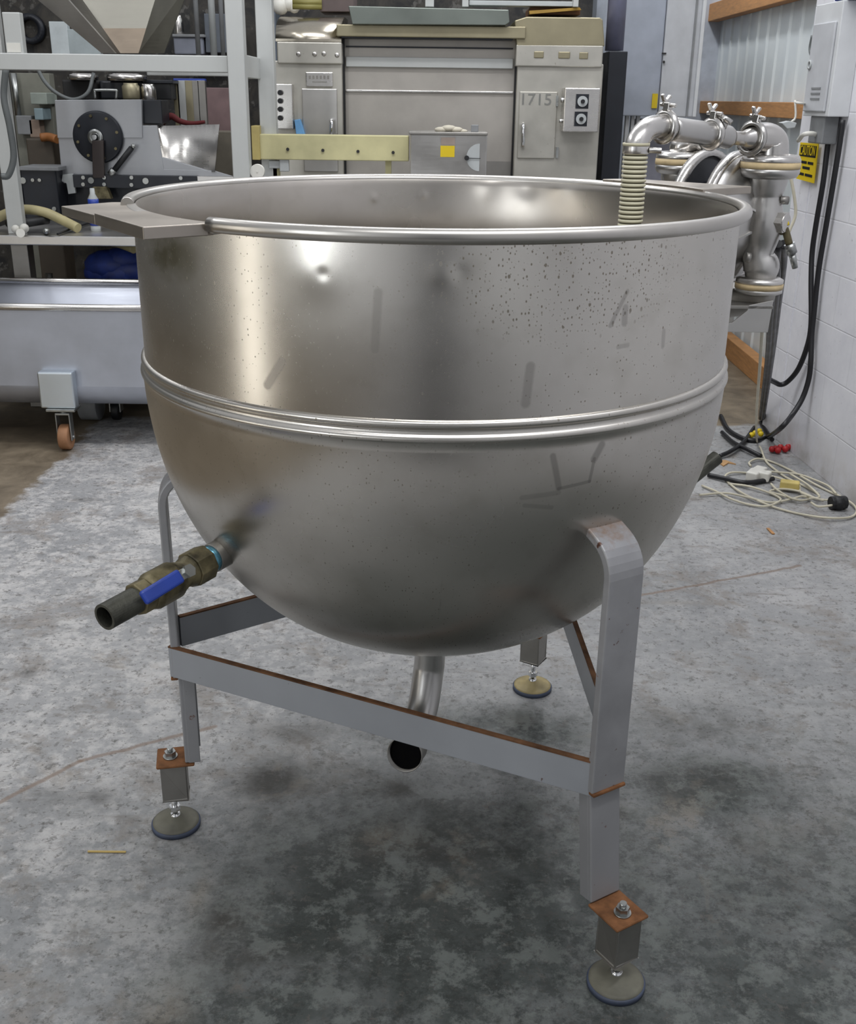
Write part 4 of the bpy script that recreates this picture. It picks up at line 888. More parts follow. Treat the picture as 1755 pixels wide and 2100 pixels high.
# on top of the oven
solo(RB(MB(), 1086, 15, 1190, 30, YO + 0.05, 0.3), 'brown_board', 'cardboard', 'brown board lying on top of the right oven tower', 'board', 0.004)
solo(MB().prism([at(1085, 22, YO), at(1188, 15, YO), at(1192, 20, YO), at(1086, 29, YO)], (0, 0.04, 0)), 'yellow_strip', plain('ochre_strip', (160, 126, 50), 0.6), 'ochre strip lying on the brown board above the oven', 'strip')
solo(RB(MB(), 962, 2, 1186, 12, YO, 0.1), 'top_rail', 'light_grey', 'long pale rail lying across the top of the oven', 'rail', 0.003)
for i, (x0, x1) in enumerate(((872, 890), (948, 961), (1176, 1187))):
    solo(RB(MB(), x0, -30, x1, 14, YO - 0.02, 0.06), 'rail_post', 'steel_white', ['leftmost of the three short posts above the oven', 'middle one of the three short posts above the oven', 'rightmost of the three short posts above the oven'][i], 'post', 0.002, group='short posts above the oven')
solo(RB(MB(), 1236, 105, 1273, 500, YO + 0.3, 0.5, 0), 'tall_cabinet', 'black_metal', 'tall black cabinet squeezed in right of the oven', 'cabinet', 0.004)
c0, c1_ = at(1259, 104, YO + 0.5), at(1263, -160, YO + 0.5)
solo(MB().cyl((c0.x, c0.y, c0.z), (c0.x, c0.y, c1_.z), 0.055, n=24), 'vent_pipe', 'purple_pipe', 'round purple grey vent pipe rising above the black cabinet', 'pipe')
# ---- large hanging wall cabinet, slotted rails below
wc = thing('wall_cabinet', at(1358, 240, 5.2), 'large pale two-door cabinet with its bottom edge above the pump', 'cabinet')
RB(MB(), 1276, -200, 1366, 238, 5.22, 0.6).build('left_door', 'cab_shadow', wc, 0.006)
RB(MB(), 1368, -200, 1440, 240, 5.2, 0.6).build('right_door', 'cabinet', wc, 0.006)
RB(MB(), 1441, -200, 1448, 240, 5.18, 0.6).build('edge_trim', 'panel_white', wc, 0.003)
RB(MB(), 1426, -200, 1430, 240, 5.19, 0.02).build('edge_trim', 'grey_paint', wc)
RB(MB(), 1337, 192, 1348, 222, 5.205, 0.012).build('warning_label', 'yellow', wc)
RB(MB(), 1358, 108, 1366, 111, 5.19, 0.02).build('door_catch', 'dark', wc)
MB().cyl(at(1361, 127, 5.2), at(1361, 127, 5.18), 0.008, n=10).build('door_screw', 'dark', wc)
struct(MB().box((at(1212, 200, 6.6).x, 6.6, 0), (at(1300, 200, 6.6).x + 1.2, 6.8, 4.6)).build('wall_back', plain('pale_partition_paint', (190, 196, 206), 0.6)))
for i, px in enumerate((1277, 1288, 1299)):
    solo(RB(MB(), px, 236, px + 7, 420, 5.3, 0.05, 0), 'slotted_upright', 'panel_white', ['leftmost pale slotted upright under the large wall cabinet', 'middle pale slotted upright under the large wall cabinet', 'rightmost pale slotted upright under the large wall cabinet'][i], 'upright', 0.002, group='slotted uprights under the wall cabinet')
solo(RB(MB(), 1310, 245, 1372, 420, 5.5, 0.3, 0), 'grey_locker', plain('lilac_grey', (150, 150, 162), 0.6), 'lilac grey locker standing behind the hose and uprights', 'locker', 0.005)
# ---- cream channel beam, control box
solo(RB(MB(), 528, 277, 838, 277+52, 3.55, 0.10), 'channel_beam', 'yellow_beam', 'cream painted channel beam running left from the grey control box', 'beam', 0.004)
bm_ = [o for o in COL.objects if o.name == 'channel_beam'][0]
for k, px in enumerate((590, 662, 734, 806)):
    c = at(px, 306 + k * 2.2, 3.55) - Vector((0, 0.001, 0)); e = MB().cyl(c, c - Vector((0, 0.006, 0)), 0.008, n=10).build('bolt_head', 'dark', bm_)
RB(MB(), 516, 258, 532, 328, 3.53, 0.14).build('end_bracket', plain('yellow_bracket', (176, 160, 100), 0.6), bm_, 0.003)
for k in (0, 1):
    RB(MB(), (560, 790)[k], 329, (572, 802)[k], 360, 3.6, 0.05, 0).build('support_post', 'yellow_beam', bm_)
cbx = thing('control_box', at(918, 350, 3.4), 'grey sheet metal control box with a yellow label beyond the kettle rim', 'control box')
RB(MB(), 841, 276, 997, 420, 3.42, 0.25).build('housing', 'steel', cbx, 0.004)
RB(MB(), 838, 271, 1000, 277, 3.41, 0.27).build('lid', 'steel_dull', cbx, 0.003)
RB(MB(), 903, 299, 932, 322, 3.415, 0.006).build('yellow_label', 'yellow', cbx)
RB(MB(), 904, 282, 933, 297, 3.416, 0.004).build('faded_label', plain('faded_label', (150, 136, 126), 0.6), cbx)
c = at(983, 323, 3.414); r_ = c.z - at(983, 351, 3.414).z
MB().prism([c + Vector((-math.sin(PI*k/24) * r_, 0, math.cos(PI*k/24) * r_)) for k in range(25)], (0, 0.004, 0)).build('dial_decal', 'light_grey', cbx)
MB().bar(at(956, 324, 3.41), at(985, 325, 3.41), (0, 0, 1), 0.003, 0.002).cyl(at(957, 324, 3.412), at(957, 324, 3.39), 0.012, n=12).build('dial_pointer', 'black', cbx)
RB(MB(), 900, 420, 940, 700, 3.5, 0.1, 0).build('pedestal', 'steel_dull', cbx)
r0 = MB(); 
for (px, py, s) in ((905, 266, 1.0), (920, 263, 1.1), (935, 266, 1.0), (949, 269, 0.7)): r0.ball(at(px, py, 3.5), 0.026*s, 12, (1.4, 1.2, 0.55))
solo(r0, 'work_glove', 'rag', 'crumpled cream glove lying on the grey control box', 'glove')
solo(RB(MB(), 966, 256, 981, 271, 3.5, 0.03), 'angle_clip', 'grey_paint', 'small grey angle clip standing on the control box lid', 'clip', 0.003)
solo(MB().prism([at(603, 246, YO - 0.06), at(615, 244, YO - 0.06), at(625, 276, YO - 0.06), at(607, 276, YO - 0.06)], (0, 0.05, 0)), 'plastic_scraper', 'light_blue', 'light blue plastic scraper leaning on the left oven tower', 'scraper', 0.004)
# ================================================================== ALUMINIUM RACK
YP = 3.1
rack = thing('tube_rack', Vector((at(250, 800, YP).x, YP, 0)), 'tall rack of square aluminium tubes rising left of the oven', 'rack')
pa = at(489, 180, YP)
MB().box((pa.x - 0.040, YP - 0.04, 0), (pa.x + 0.040, YP + 0.04, 2.6)).build('post', 'steel_white', rack, 0.004)
RB(MB(), -40, 111, 467, 146, YP, 0.06).build('crossbeam', 'steel_white', rack, 0.004)
pb = at(549, 180, YP + 0.55); pb2 = at(2, 180, YP + 0.5)
MB().box((pb.x - 0.042, YP + 0.5, 0), (pb.x + 0.042, YP + 0.58, 2.6)).build('post', 'steel_white', rack, 0.004)
RB(MB(), 300, 129, 535, 156, YP + 0.55, 0.04).build('crossbeam', 'steel_white', rack, 0.004)
MB().box((pa.x - 0.03, YP + 0.03, at(500, 111, YP).z - 0.10), (pa.x + 0.03, YP + 0.52, at(500, 111, YP).z)).build('crossbeam', 'steel_white', rack, 0.004)
RB(MB(), 8, 25, 44, 111, YP + 0.02, 0.05).build('hanger', 'steel_white', rack, 0.004)
RB(MB(), 14, 88, 42, 107, YP + 0.017, 0.004).build('white_sticker', 'white_plastic', rack)
q = at(5, 300, YP + 0.4)
MB().box((q.x - 0.05, YP + 0.46, at(130, 484, 3.50).z), (q.x + 0.035, YP + 0.51, 2.4)).build('post', 'steel_white', rack, 0.004)
c = at(527, 352, YP - 0.02); solo(MB().cyl(c, c + Vector((0, 0.03, 0)), 0.034, n=24).cyl(c - Vector((0, 0.002, 0)), c, 0.005, n=8).cyl(c + Vector((0,0.01,0)), Vector((pa.x+0.035, c.y + 0.01, c.z)), 0.006, n=8), 'end_cap', 'white_plastic', 'round white end cap beside the front post of the rack', 'cap', 0.002)
c = at(583, 338, YP + 0.45); solo(RB(MB(), 573, 325, 592, 352, YP + 0.46, 0.03).box((pb.x, YP + 0.47, c.z - 0.02), (c.x, YP + 0.49, c.z + 0.02)), 'bracket_tab', 'light_grey', 'pale bracket tab below the cream beam near the rear post', 'bracket', 0.004)
# ---- hopper hanging through the rack
hop = thing('hopper', at(265, 108, YP + 0.5), 'dark stainless funnel hopper above the rack crossbeam at the left', 'hopper')
Yh = YP + 0.35
MB().prism([at(30, -40, Yh - 0.15), at(105, -40, Yh - 0.15), at(236, 109, Yh), at(208, 109, Yh)], (0, 0.03, 0)).build('left_flange', 'steel_dull', hop)
MB().prism([at(105, -40, Yh - 0.12), at(140, -40, Yh + 0.3), at(246, 109, Yh + 0.15), at(236, 109, Yh)], (0, 0.01, 0)).build('left_wall', brushed('hopper_dark_steel', (88, 84, 78), 0.5), hop)
MB().prism([at(330, -40, Yh + 0.3), at(392, -40, Yh - 0.05), at(336, 109, Yh), at(284, 109, Yh + 0.15)], (0, 0.01, 0)).build('right_wall', brushed('hopper_right_steel', (120, 118, 108), 0.5), hop)
MB().prism([at(118, -40, Yh + 0.45), at(345, -40, Yh + 0.45), at(305, 60, Yh + 0.35), at(200, 60, Yh + 0.35)], (0, 0.01, 0)).build('back_wall', brushed('hopper_back', (128, 126, 118), 0.42), hop)
MB().prism([at(196, 58, Yh + 0.345), at(308, 58, Yh + 0.345), at(286, 109, Yh + 0.2), at(238, 109, Yh + 0.2)], (0, 0.01, 0)).build('chute', brushed('chute_tan', (186, 170, 152), 0.38), hop)
# ================================================================== MIXING MACHINE AT THE LEFT
YM = 4.35
mix_ = thing('mixing_machine', at(260, 400, YM + 0.2), 'grey plated mixing machine with a round black bolted disc behind the table', 'machine')
MB().prism([at(112, 205, YM), at(290, 204, YM), at(292, 283, YM), at(255, 284, YM), at(255, 300, YM), at(470, 362, YM), at(482, 366, YM), at(128, 376, YM)], (0, 0.03, 0)).build('front_plate', M.setdefault('plate', brushed('machine_plate', (176, 178, 182), 0.45, 0.08, metal=0.6)), mix_, 0.003)
MB().prism([at(112, 205, YM - 0.01), at(290, 204, YM - 0.01), at(292, 283, YM - 0.01), at(118, 283, YM - 0.01)], (0, 0.01, 0)).build('upper_plate', 'plate', mix_, 0.002)
MB().prism([at(240, 258, YM - 0.002), at(322, 257, YM - 0.002), at(336, 347, YM - 0.002), at(440, 350, YM - 0.002), at(480, 362, YM - 0.002), at(240, 362, YM - 0.002)], (0, 0.01, 0)).build('side_plate', 'plate', mix_, 0.002)
RB(MB(), 289, 205, 332, 254, YM + 0.03, 0.18).build('gear_cover', 'black_metal', mix_, 0.004)
c = at(202, 281, YM - 0.012); R_ = at(202+52, 281, YM).x - c.x
dsk = MB().lathe([(0.001, 0.022), (R_*0.93, 0.022), (R_, 0.016), (R_, 0.0), (0.001, 0.0)], c, (0, -1, 0), 48).build('round_disc', 'black_metal', mix_)
for k in range(8):
    a = 2*PI*(k + 0.3)/8; p = c + Vector((math.cos(a)*R_*0.82, -0.022, math.sin(a)*R_*0.82)); MB().cyl(p, p - Vector((0, 0.006, 0)), 0.0085, n=10).build('disc_bolt', 'brass', dsk)
MB().lathe([(0.018, 0.036), (0.044, 0.036), (0.046, 0.022), (0.016, 0.022)], c + Vector((-0.01, 0, 0.0)), (0, -1, 0), 32, close=True).build('disc_hub', 'zinc', mix_)
MB().cyl(c + Vector((-0.01, -0.02, 0)), c + Vector((-0.01, -0.06, 0)), 0.014, n=14).build('shaft_end', 'chrome', mix_)
MB().prism([at(188, 288, YM - 0.07), at(212, 288, YM - 0.07), at(214, 365, YM - 0.07), at(190, 365, YM - 0.07)], (0, 0.02, 0)).build('lever_arm', plain('brown_steel', (62, 54, 52), 0.4, 0.3), mix_, 0.003)
MB().tube([at(232, 352, YM - 0.05), at(270, 303, YM - 0.05)], 0.016, 14, 1).build('hand_grip', 'black', mix_)
MB().ball(at(273, 300, YM - 0.05), 0.014, 12).cyl(at(226, 358, YM - 0.05), at(234, 348, YM - 0.05), 0.020, n=14).build('grip_end', 'zinc', mix_)
MB().tube([at(196, 204, YM + 0.05), at(194, 188, YM + 0.05), at(197, 185, YM + 0.05), at(235, 185, YM + 0.05), at(239, 188, YM + 0.05), at(238, 204, YM + 0.05)], 0.008, 10, 3).build('lifting_handle', 'zinc', mix_)
# curved guard
e = MB(); A_ = [at(322, 258, YM + 0.02), at(350, 258, YM + 0.14), at(400, 256, YM + 0.14), at(450, 255, YM - 0.02)]; B_ = [at(337, 346, YM + 0.02), at(360, 348, YM + 0.1), at(400, 350, YM + 0.1), at(440, 353, YM - 0.02)]
n_ = 16
def bez(P, t): return P[0]*(1-t)**3 + P[1]*3*t*(1-t)**2 + P[2]*3*t*t*(1-t) + P[3]*t**3
V = [bez(A_, i/n_) for i in range(n_+1)] + [bez(B_, i/n_) for i in range(n_+1)]
V += [v + Vector((0, 0.006, 0)) for v in V]; m_ = n_ + 1
e.add(V, [(i, i+1, m_+i+1, m_+i) for i in range(n_)] + [(2*m_+i+1, 2*m_+i, 3*m_+i, 3*m_+i+1) for i in range(n_)] + [(i+1, i, 2*m_+i, 2*m_+i+1) for i in range(n_)], True)
e.build('curved_guard', 'steel_bright', mix_)
e = RB(MB(), 150, 360, 404, 386, YM - 0.06, 0.06); rail = e.build('black_rail', 'black_metal', mix_, 0.002)
for (px, py) in ((171, 364), (171, 378), (187, 370), (214, 364), (214, 378), (270, 364), (270, 379), (299, 371), (371, 365)):
    p = at(px, py, YM - 0.06); MB().cyl(p, p - Vector((0, 0.008, 0)), 0.011 if px not in (187, 299) else 0.018, n=12).build('rail_bolt', 'zinc', rail)
RB(MB(), 404, 362, 482, 378, YM - 0.05, 0.05).build('rail_extension', 'steel', mix_, 0.002)
RB(MB(), 120, 386, 480, 440, YM + 0.05, 0.15, at(130, 484, 3.50).z).build('lower_housing', 'black_metal', mix_)
MB().prism([at(190, 383, YM - 0.08), at(218, 383, YM - 0.08), at(228, 408, YM - 0.08), at(178, 408, YM - 0.08)], (0, 0.05, 0)).build('guide_shoe', 'brass', mix_, 0.003)
MB().prism([at(128, 358, YM - 0.03), at(150, 356, YM - 0.03), at(155, 396, YM - 0.03), at(140, 398, YM - 0.03), at(136, 376, YM - 0.03), at(126, 372, YM - 0.03)], (0, 0.02, 0)).build('clamp_bracket', 'light_grey', mix_, 0.002)

gb = thing('gear_motor', at(85, 430, YM - 0.1), 'squat black gear motor with bolts left of the mixing machine', 'motor')
RB(MB(), 45, 345, 118, 432, YM - 0.12, 0.2, at(130, 484, 3.50).z).build('casing', 'black_metal', gb, 0.008)
RB(MB(), 38, 342, 120, 350, YM - 0.14, 0.24).build('top_flange', 'grey_paint', gb, 0.003)
for (px, py, r) in ((48, 370, .018), (68, 369, .010), (82, 369, .010), (112, 428, .012)): p = at(px, py, YM - 0.12); MB().cyl(p, p - Vector((0, 0.012, 0)), r, n=12).build('bolt', 'zinc', gb)
RB(MB(), 36, 384, 46, 416, YM - 0.13, 0.05).build('side_lug', 'black', gb, 0.003)
# bench table
YT = 3.50
zt_ = at(130, 484, YT).z
tb = thing('steel_bench', Vector((at(130, 600, YT).x, YT + 0.5, 0)), 'stainless work bench with a bright front edge behind the trough', 'bench')
xa, xb = at(-60, 484, YT).x, at(470, 486, YT).x
MB().box((xa, YT, zt_ - 0.05), (xb, YT + 1.3, zt_)).build('top', 'steel', tb, 0.006)
for px in (48,): 
    q = at(px, 560, YT + 0.1); MB().box((q.x - 0.045, YT + 0.08, 0), (q.x + 0.045, YT + 0.17, zt_ - 0.05)).build('leg', 'steel_dull', tb, 0.003)
MB().box((xb - 0.12, YT + 1.1, 0), (xb - 0.04, YT + 1.18, zt_ - 0.05)).build('leg', 'steel_dull', tb, 0.003)
MB().box((xa, YT + 0.02, 0.30), (xb - 0.05, YT + 0.9, 0.34)).build('lower_shelf', 'dark', tb)
def ontable(px, py, z=0.0): return atz(px, py, zt_ + z)
P = [at(-40, 468, YT + 0.2), at(0, 444, YT + 0.2), at(45, 430, YT + 0.2), at(90, 435, YT + 0.2), at(125, 450, YT + 0.2), at(160, 468, YT + 0.15)]
solo(MB().tube(P, 0.026, 16, 8), 'arched_hose', 'tan_hose', 'cream hose arching over the bench top at the far left', 'hose')
solo(MB().tube([ontable(18, 458, 0.04), ontable(50, 457, 0.05), ontable(98, 450, 0.06)], 0.024, 12, 4), 'dark_grip', 'black', 'black grip lying on the bench beneath the arched hose', 'grip')
solo(MB().ball(ontable(32, 470, 0.03), 0.022, 14).ball(ontable(50, 468, 0.035), 0.024, 14).cyl(ontable(42, 478), ontable(42, 478, 0.03), 0.022, n=14), 'white_valve_cap', 'white_plastic', 'white plastic valve cap at the front edge of the bench', 'cap')
solo(MB().cyl(ontable(95, 474), ontable(95, 474, 0.04), 0.02, 0.014, n=16).ball(ontable(95, 474, 0.045), 0.014, 12), 'round_knob', 'zinc', 'small metal knob on the bench right of the white cap', 'knob', 0.002)
solo(MB().tube([ontable(118, 480, 0.01), ontable(150, 468, 0.012), ontable(185, 457, 0.01), ontable(215, 452, 0.01)], 0.006, 8, 5), 'thin_cable', 'black', 'thin black cable curving across the bench top', 'cable')
bt = thing('spray_bottle', ontable(197, 474), 'slim clear bottle with blue label standing at the bench edge', 'bottle')
b0 = ontable(197, 474); MB().lathe([(0.001, 0), (0.026, 0.0), (0.027, 0.02), (0.027, 0.17), (0.014, 0.195), (0.012, 0.225), (0.001, 0.225)], b0, n=24).build('bottle_body', 'light_grey', bt)
MB().lathe([(0.0272, 0.03), (0.0285, 0.03), (0.0285, 0.085), (0.0272, 0.085)], b0, n=24, close=True).build('label_band', 'blue_vinyl', bt)
MB().lathe([(0.0272, 0.13), (0.0285, 0.13), (0.0285, 0.17), (0.0272, 0.17)], b0, n=24, close=True).build('label_band', 'blue_vinyl', bt)
# below the bench
bl = MB()
for (px, py, s) in ((225, 545, 1.2), (250, 535, 1.0), (215, 560, 1.0), (262, 556, 1.1), (243, 562, 1.2)): bl.ball(at(px, py, YT + 0.28), 0.10*s, 14, (1.2, 0.7, 0.75))
bq = solo(bl, 'crumpled_tarpaulin', 'blue_cloth', 'crumpled dark blue tarpaulin stowed beneath the bench', 'tarpaulin')
e = MB().lathe([(0.001, 0.0), (0.15, 0.0), (0.16, 0.03), (0.155, 0.30), (0.02, 0.34), (0.02, 0.38), (0.001, 0.38)], Vector((at(125, 560, YT + 0.45).x, YT + 0.25, 0.34)), n=28)
solo(e, 'lidded_pot', 'steel_dull', 'dull lidded steel pot on the shelf beneath the bench', 'pot')
solo(MB().tube([at(232, 498, YT + 0.3), at(252, 503, YT + 0.25), at(275, 512, YT + 0.2)], 0.022, 12, 4), 'brown_hose', 'tan_hose', 'short tan hose end beneath the bench beside the kettle', 'hose')
# ================================================================== TROUGH ON CASTERS
YC = 2.85
tr = thing('steel_trough', Vector((at(130, 800, YC).x, YC + 0.35, 0)), 'long stainless trough on casters standing in front of the bench', 'trough')
xl, xr = -2.75, -1.18
zr_ = at(130, 630, YC).z; zbk = at(130, 577, YC + 0.62).z; zfl = at(130, 792, YC).z; zlow = at(130, 832, YC + 0.12).z
prof = [(YC, zr_), (YC, zfl)]
rr = zfl - zlow
for k in range(1, 9):
    a = PI/2 * k/8; prof.append((YC + 0.22*(1 - math.cos(a)), zfl - rr*math.sin(a)))
prof += [(YC + 0.42, zlow)]
for k in range(1, 9):
    a = PI/2 * k/8; prof.append((YC + 0.42 + 0.20*math.sin(a), zlow + rr*(1 - math.cos(a))))
prof += [(YC + 0.62, zbk)]
innr = [(y_ + (0.006 if y_ < YC + 0.3 else -0.006), z_ + 0.006 * (z_ < zfl)) for y_, z_ in prof][::-1]
mb = MB().prism([(xl, y_, z_) for y_, z_ in prof + innr], (xr - xl, 0, 0)); mb.sm = [3 <= i < 3 + 22 for i in range(len(mb.f))]
mb.build('basin', 'steel_blue', tr)
MB().cyl((xl, YC - 0.008, zr_), (xr, YC - 0.008, zr_), 0.017, n=20).build('front_rim', 'steel_bright', tr)
MB().cyl((xl, YC + 0.62, zbk), (xr, YC + 0.62, zbk), 0.017, n=20).build('back_rim', 'steel_bright', tr)
for xx in (xl, xr - 0.006): MB().prism([(xx, y_, z_) for y_, z_ in prof], (0.006, 0, 0)).build('end_plate', 'steel_blue', tr)
def caster(px, Yc, parent):
    a, b, lo_, hi_ = rect(px - 36, 764, px + 36, 838, Yc - 0.03)
    MB().prism([(a, Yc - 0.03, lo_), (b, Yc - 0.03, lo_), (b, Yc - 0.03, hi_), (a, Yc - 0.03, hi_)], (0, 0.06, 0)).build('caster_bracket', brushed('bracket_galv', (214, 222, 228), 0.4, 0.05), parent, 0.008)
    MB().box((a + 0.03, Yc - 0.05, lo_ - 0.012), (b, Yc + 0.05, lo_)).build('caster_plate', 'zinc', parent, 0.002)
    cx_ = (a + b)/2 + 0.005; rw = 0.064
    k1 = MB().cyl((cx_ - 0.018, Yc, rw), (cx_ + 0.034, Yc, rw), rw, n=28); k1.build('caster_wheel', 'caster', parent, 0.008)
    MB().box((cx_ - 0.028, Yc - 0.025, rw - 0.015), (cx_ - 0.022, Yc + 0.025, lo_ - 0.03)).box((cx_ + 0.038, Yc - 0.025, rw - 0.015), (cx_ + 0.044, Yc + 0.025, lo_ - 0.03)).box((cx_ - 0.028, Yc - 0.025, lo_ - 0.036), (cx_ + 0.044, Yc + 0.025, lo_ - 0.026)).cyl((cx_ + 0.008, Yc, lo_ - 0.03), (cx_ + 0.008, Yc, lo_ - 0.01), 0.018, n=16).cyl((cx_ - 0.034, Yc, rw), (cx_ + 0.05, Yc, rw), 0.008, n=10).build('caster_fork', 'zinc', parent, 0.002)
caster(115, YC - 0.03, tr)
for (px, Yc) in ((-120, YC + 0.6), (240, YC + 0.5)):
    q = at(px, 850, Yc); MB().cyl((q.x - 0.02, Yc, 0.055), (q.x + 0.02, Yc, 0.055), 0.055, n=24).build('caster_wheel', 'black', tr, 0.006)
    MB().box((q.x - 0.03, Yc - 0.03, 0.05), (q.x - 0.024, Yc + 0.03, zlow + 0.02)).box((q.x + 0.024, Yc - 0.03, 0.05), (q.x + 0.03, Yc + 0.03, zlow + 0.02)).build('caster_fork', 'zinc', tr)
e = MB().cyl(at(175, 846, YC + 0.55), at(196, 830, YC + 0.6), 0.075, n=24)
solo(MB().cyl((at(183, 850, 3.3).x - 0.05, 3.35, 0.095), (at(183, 850, 3.3).x + 0.05, 3.35, 0.095), 0.095, n=24), 'grey_roller', 'grey_paint', 'dull grey roller on the floor beneath the trough', 'roller', 0.004)
# ================================================================== CLUTTER BEHIND THE RACK AT THE LEFT
def clutter_mat():
    t = NT('grimy_dark_housing'); v = t.coord((1, 1, 1)); n1 = t.noise(v, 5, 6, 0.7, 1.0); n2 = t.noise(v, 14, 4, 0.6)
    b = t.mix(t.ramp(n1, 0.4, 0.6), sr(26, 27, 28), sr(62, 58, 52)); b = t.mix(t.ramp(n2, 0.6, 0.66), b, sr(88, 86, 82)); t.set('Base Color', b); t.set('Roughness', 0.6); return t.m
solo(MB().box((-5.0, 6.0, 0), (at(1204, 200, 6.0).x, 6.2, 3.4)), 'dark_partition', clutter_mat(), 'tall grimy dark partition behind all the machinery', 'partition')
def cl(name, mat, rc, Y, d, label, cat, bev=0.004, z0=None, group=None): return solo(RB(MB(), *rc, Y, d, z0), name, mat, label, cat, bev, group)
cl('mauve_cabinet', 'mauve', (425, 180, 478, 420), 5.4, 0.4, 'mauve brown cabinet seen between the guard and rack post', 'cabinet', z0=0)
e = RB(MB(), 430, 270, 485, 420, 5.09, 0.28, 0); solo(e, 'tan_locker', plain('tan_grey', (116, 110, 98), 0.6), 'drab grey locker below the mauve cabinet', 'locker', 0.004)
for i, (px, w_, m__) in enumerate(((362, 6, 'steel_olive'), (373, 9, 'steel_white'), (388, 8, 'steel_olive'), (402, 7, 'steel_dull'), (414, 8, 'steel_dull'))):
    q = at(px, 200, 4.9); solo(MB().box((q.x - 0.009*w_/3, 4.9, 0), (q.x + 0.009*w_/3, 4.94, at(px, 165, 4.9).z)), 'upright_bar', m__, ['first upright bar from the left behind the curved guard', 'bright second upright bar behind the curved guard', 'third upright bar from the left behind the curved guard', 'fourth upright bar from the left behind the curved guard', 'last upright bar beside the mauve cabinet'][i], 'bar', 0.002, group='upright bars behind the guard')
cl('blue_strip', 'blue_vinyl', (355, 161, 420, 168), 4.91, 0.05, 'dark blue strip across the tops of the upright bars', 'strip')
solo(MB().tube([at(332, 250, 4.6), at(350, 238, 4.6), at(368, 248, 4.6), at(392, 253, 4.6), at(420, 250, 4.6)], 0.018, 10, 5, rad=lambda k: 0.024 - 0.014*k), 'red_strap', 'maroon', 'dark red strap draped above the curved guard', 'strap')
e = thing('black_crate', at(330, 250, 4.71), 'black crate of parts above the mixing machine plate', 'crate'); RB(MB(), 300, 170, 350, 204, 4.75, 0.3).build('crate_body', 'black', e, 0.005); RB(MB(), 296, 164, 354, 171, 4.74, 0.34).build('crate_rim', 'black_metal', e, 0.003)
def can(px0, px1, py0, py1, Y, name, mat, label, cat):
    a, b, lo_, hi_ = rect(px0, py0, px1, py1, Y); r = (b - a)/2
    return solo(MB().lathe([(0.001, 0), (r*0.9, 0), (r, (hi_-lo_)*0.1), (r, (hi_-lo_)*0.8), (r*0.8, (hi_-lo_)*0.92), (r*0.8, hi_-lo_), (0.001, hi_-lo_)], ((a+b)/2, Y + r, lo_), n=24), name, mat, label, cat)
can(246, 282, 170, 204, 4.48, 'steel_can', 'steel_olive', 'tarnished steel can on top of the mixing machine', 'can')
can(285, 316, 172, 206, 4.52, 'foil_cup', 'foil', 'bright foil covered cup right of the tarnished can', 'cup')
can(130, 192, 150, 164, 4.56, 'foil_tray', 'foil', 'left crumpled foil tray just under the rack crossbeam', 'tray')
can(208, 290, 150, 166, 4.56, 'foil_tray', 'foil', 'right crumpled foil tray just under the rack crossbeam', 'tray')
cl('dark_tank', 'dark', (128, 164, 196, 205), 4.67, 0.3, 'dark brown tank beneath the left foil tray', 'tank', 0.01)
cl('dark_tank', 'black_metal', (204, 166, 292, 204), 4.71, 0.3, 'black tank beneath the right foil tray', 'tank', 0.01)
solo(MB().tube([at(72, 130, 4.48), at(90, 165, 4.48), at(115, 190, 4.48), at(150, 204, 4.48), at(180, 190, 4.48), at(192, 150, 4.52)], 0.011, 10, 6), 'drooping_cable', 'grey_hose', 'grey cable drooping in front of the mixing machine', 'cable')
solo(MB().tube([at(12, 140, 3.3), at(8, 200, 3.3), at(20, 260, 3.3), at(28, 320, 3.3), at(18, 358, 3.3), at(4, 362, 3.3)], 0.016, 12, 6), 'grey_flex_hose', 'grey_hose', 'grey flexible hose hanging at the far left post', 'hose')
solo(MB().tube([at(27, 150, 5.05), at(38, 237, 5.05)], 0.020, 12, 1), 'thin_tube', 'zinc', 'straight thin metal tube above the grey junction box', 'tube')
cl('grey_switch_box', 'grey_paint', (34, 237, 66, 276), 5.01, 0.12, 'grey switch box on the post at the far left', 'switch box', 0.005)
cl('tan_box', plain('dusty_tan', (140, 122, 108), 0.7), (60, 245, 82, 282), 5.01, 0.12, 'dusty tan box directly right of the grey switch box', 'box', 0.005)
cl('pale_box', plain('pale_green_grey', (142, 150, 142), 0.6), (62, 190, 96, 214), 4.95, 0.2, 'pale green grey box high behind the cables', 'box', 0.005)
cl('pale_box', plain('blue_grey_box', (128, 146, 152), 0.6), (70, 222, 88, 246), 4.95, 0.2, 'small blue grey box below the pale green one', 'box', 0.005)
cl('drab_panel', plain('drab', (120, 120, 110), 0.7), (30, 150, 110, 345), 5.1, 0.1, 'drab olive panel standing behind the switch boxes', 'panel', 0.004, z0=0)
cl('brown_drum', plain('brown_drum', (74, 66, 56), 0.6), (55, 284, 110, 340), 4.87, 0.2, 'dark brown housing left of the mixing plate', 'housing', 0.01, 0)
solo(MB().tube([at(84, 282, 4.84), at(100, 281, 4.84), at(118, 286, 4.80)], 0.026, 12, 4), 'orange_bundle', 'orange', 'orange bundle tucked beside the mixing plate', 'bundle')
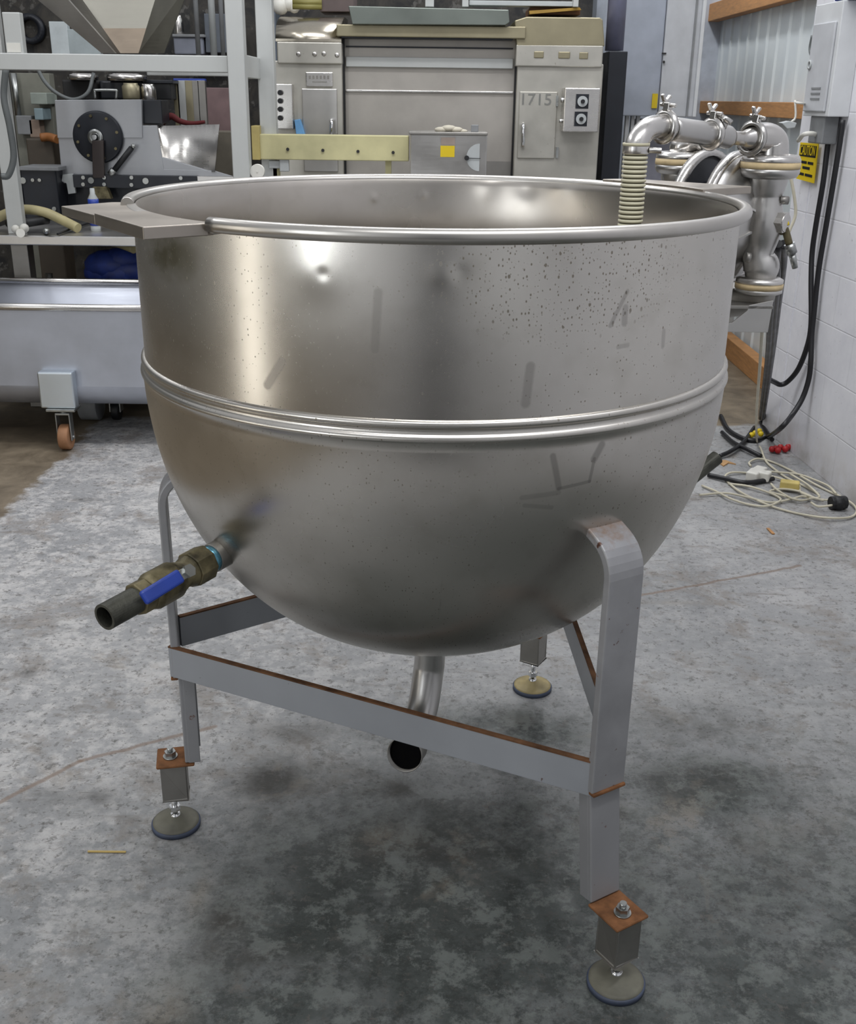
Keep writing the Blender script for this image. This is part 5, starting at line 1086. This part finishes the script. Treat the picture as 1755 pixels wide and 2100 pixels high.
# upper left
cl('white_tarp', plain('white_tarp', (206, 214, 216), 0.6, 0.0, 0.08), (103, 44, 140, 112), 5.94, 0.06, 'narrow white tarpaulin hanging behind the hopper flange', 'tarpaulin')
cl('white_tarp', plain('white_tarp_b', (176, 186, 188), 0.6, 0.0, 0.08), (140, 60, 204, 112), 5.94, 0.06, 'wide pale tarpaulin lower behind the hopper', 'tarpaulin')
a = at(66, 60, 5.99); solo(MB().lathe([(0.06, 0), (0.10, 0), (0.10, 0.06), (0.06, 0.06)], a, (0, -1, 0), 24, close=True), 'wheel_rim', 'black_metal', 'dark wheel shape seen left of the white tarpaulins', 'wheel')
q = thing('grey_bin', at(386, 108, 5.7), 'blue grey bin standing behind the crossbeam right of the hopper', 'bin'); RB(MB(), 356, 74, 416, 112, 5.68, 0.3).build('bin_body', plain('bluegrey', (126, 130, 142), 0.6), q, 0.01); RB(MB(), 353, 70, 419, 76, 5.66, 0.34).build('bin_rim', 'grey_paint', q, 0.004)
for i, px in enumerate((404, 436, 455)):
    q = at(px, 60, 3.95); solo(MB().cyl((q.x, 3.95, at(px, 120, 3.95).z), (q.x, 3.95, 2.6), (0.013, 0.018, 0.012)[i], n=10), 'vertical_rod', ('grey_paint', 'light_grey', 'grey_paint')[i], ['left of the three grey rods hanging right of the hopper', 'middle pale rod of the three right of the hopper', 'rightmost rod of the three, nearest the front rack post'][i], 'rod', group='rods hanging right of the hopper')
can(352, 374, 30, 72, 5.75, 'shiny_can', 'foil', 'shiny crinkled can in the shade right of the hopper', 'can')
cl('grey_duct', plain('slate', (92, 98, 106), 0.6), (420, 28, 470, 108), 5.72, 0.28, 'slate grey duct behind the vertical rods', 'duct')
solo(RB(MB(), 540, 20, 566, 125, 5.75, 0.25), 'slate_panel', plain('slate2', (104, 112, 122), 0.5, 0.3), 'slate panel glimpsed left of the rear rack post', 'panel')
e = MB()
for (px, py, r) in ((575, 12, .05), (592, 8, .04), (603, 14, .035)): e.ball(at(px, py, 4.6), r, 12)
solo(e, 'plastic_bag', 'white_plastic', 'crumpled whitish bag above the rounded oven hood', 'bag')
for i, py in enumerate((4, 13)): solo(MB().tube([at(600, py, 4.5), at(660, py + 1, 4.5)], 0.016, 10, 1), 'yellow_tube', plain('olive_tube', (132, 126, 70), 0.5), ['upper olive yellow tube above the oven hood', 'lower olive yellow tube above the oven hood'][i], 'tube', group='olive tubes above the oven')
cl('brown_duct', plain('browngrey', (92, 80, 78), 0.6), (655, -20, 725, 24, ), 4.5, 0.3, 'brown grey duct end above the middle of the oven', 'duct')
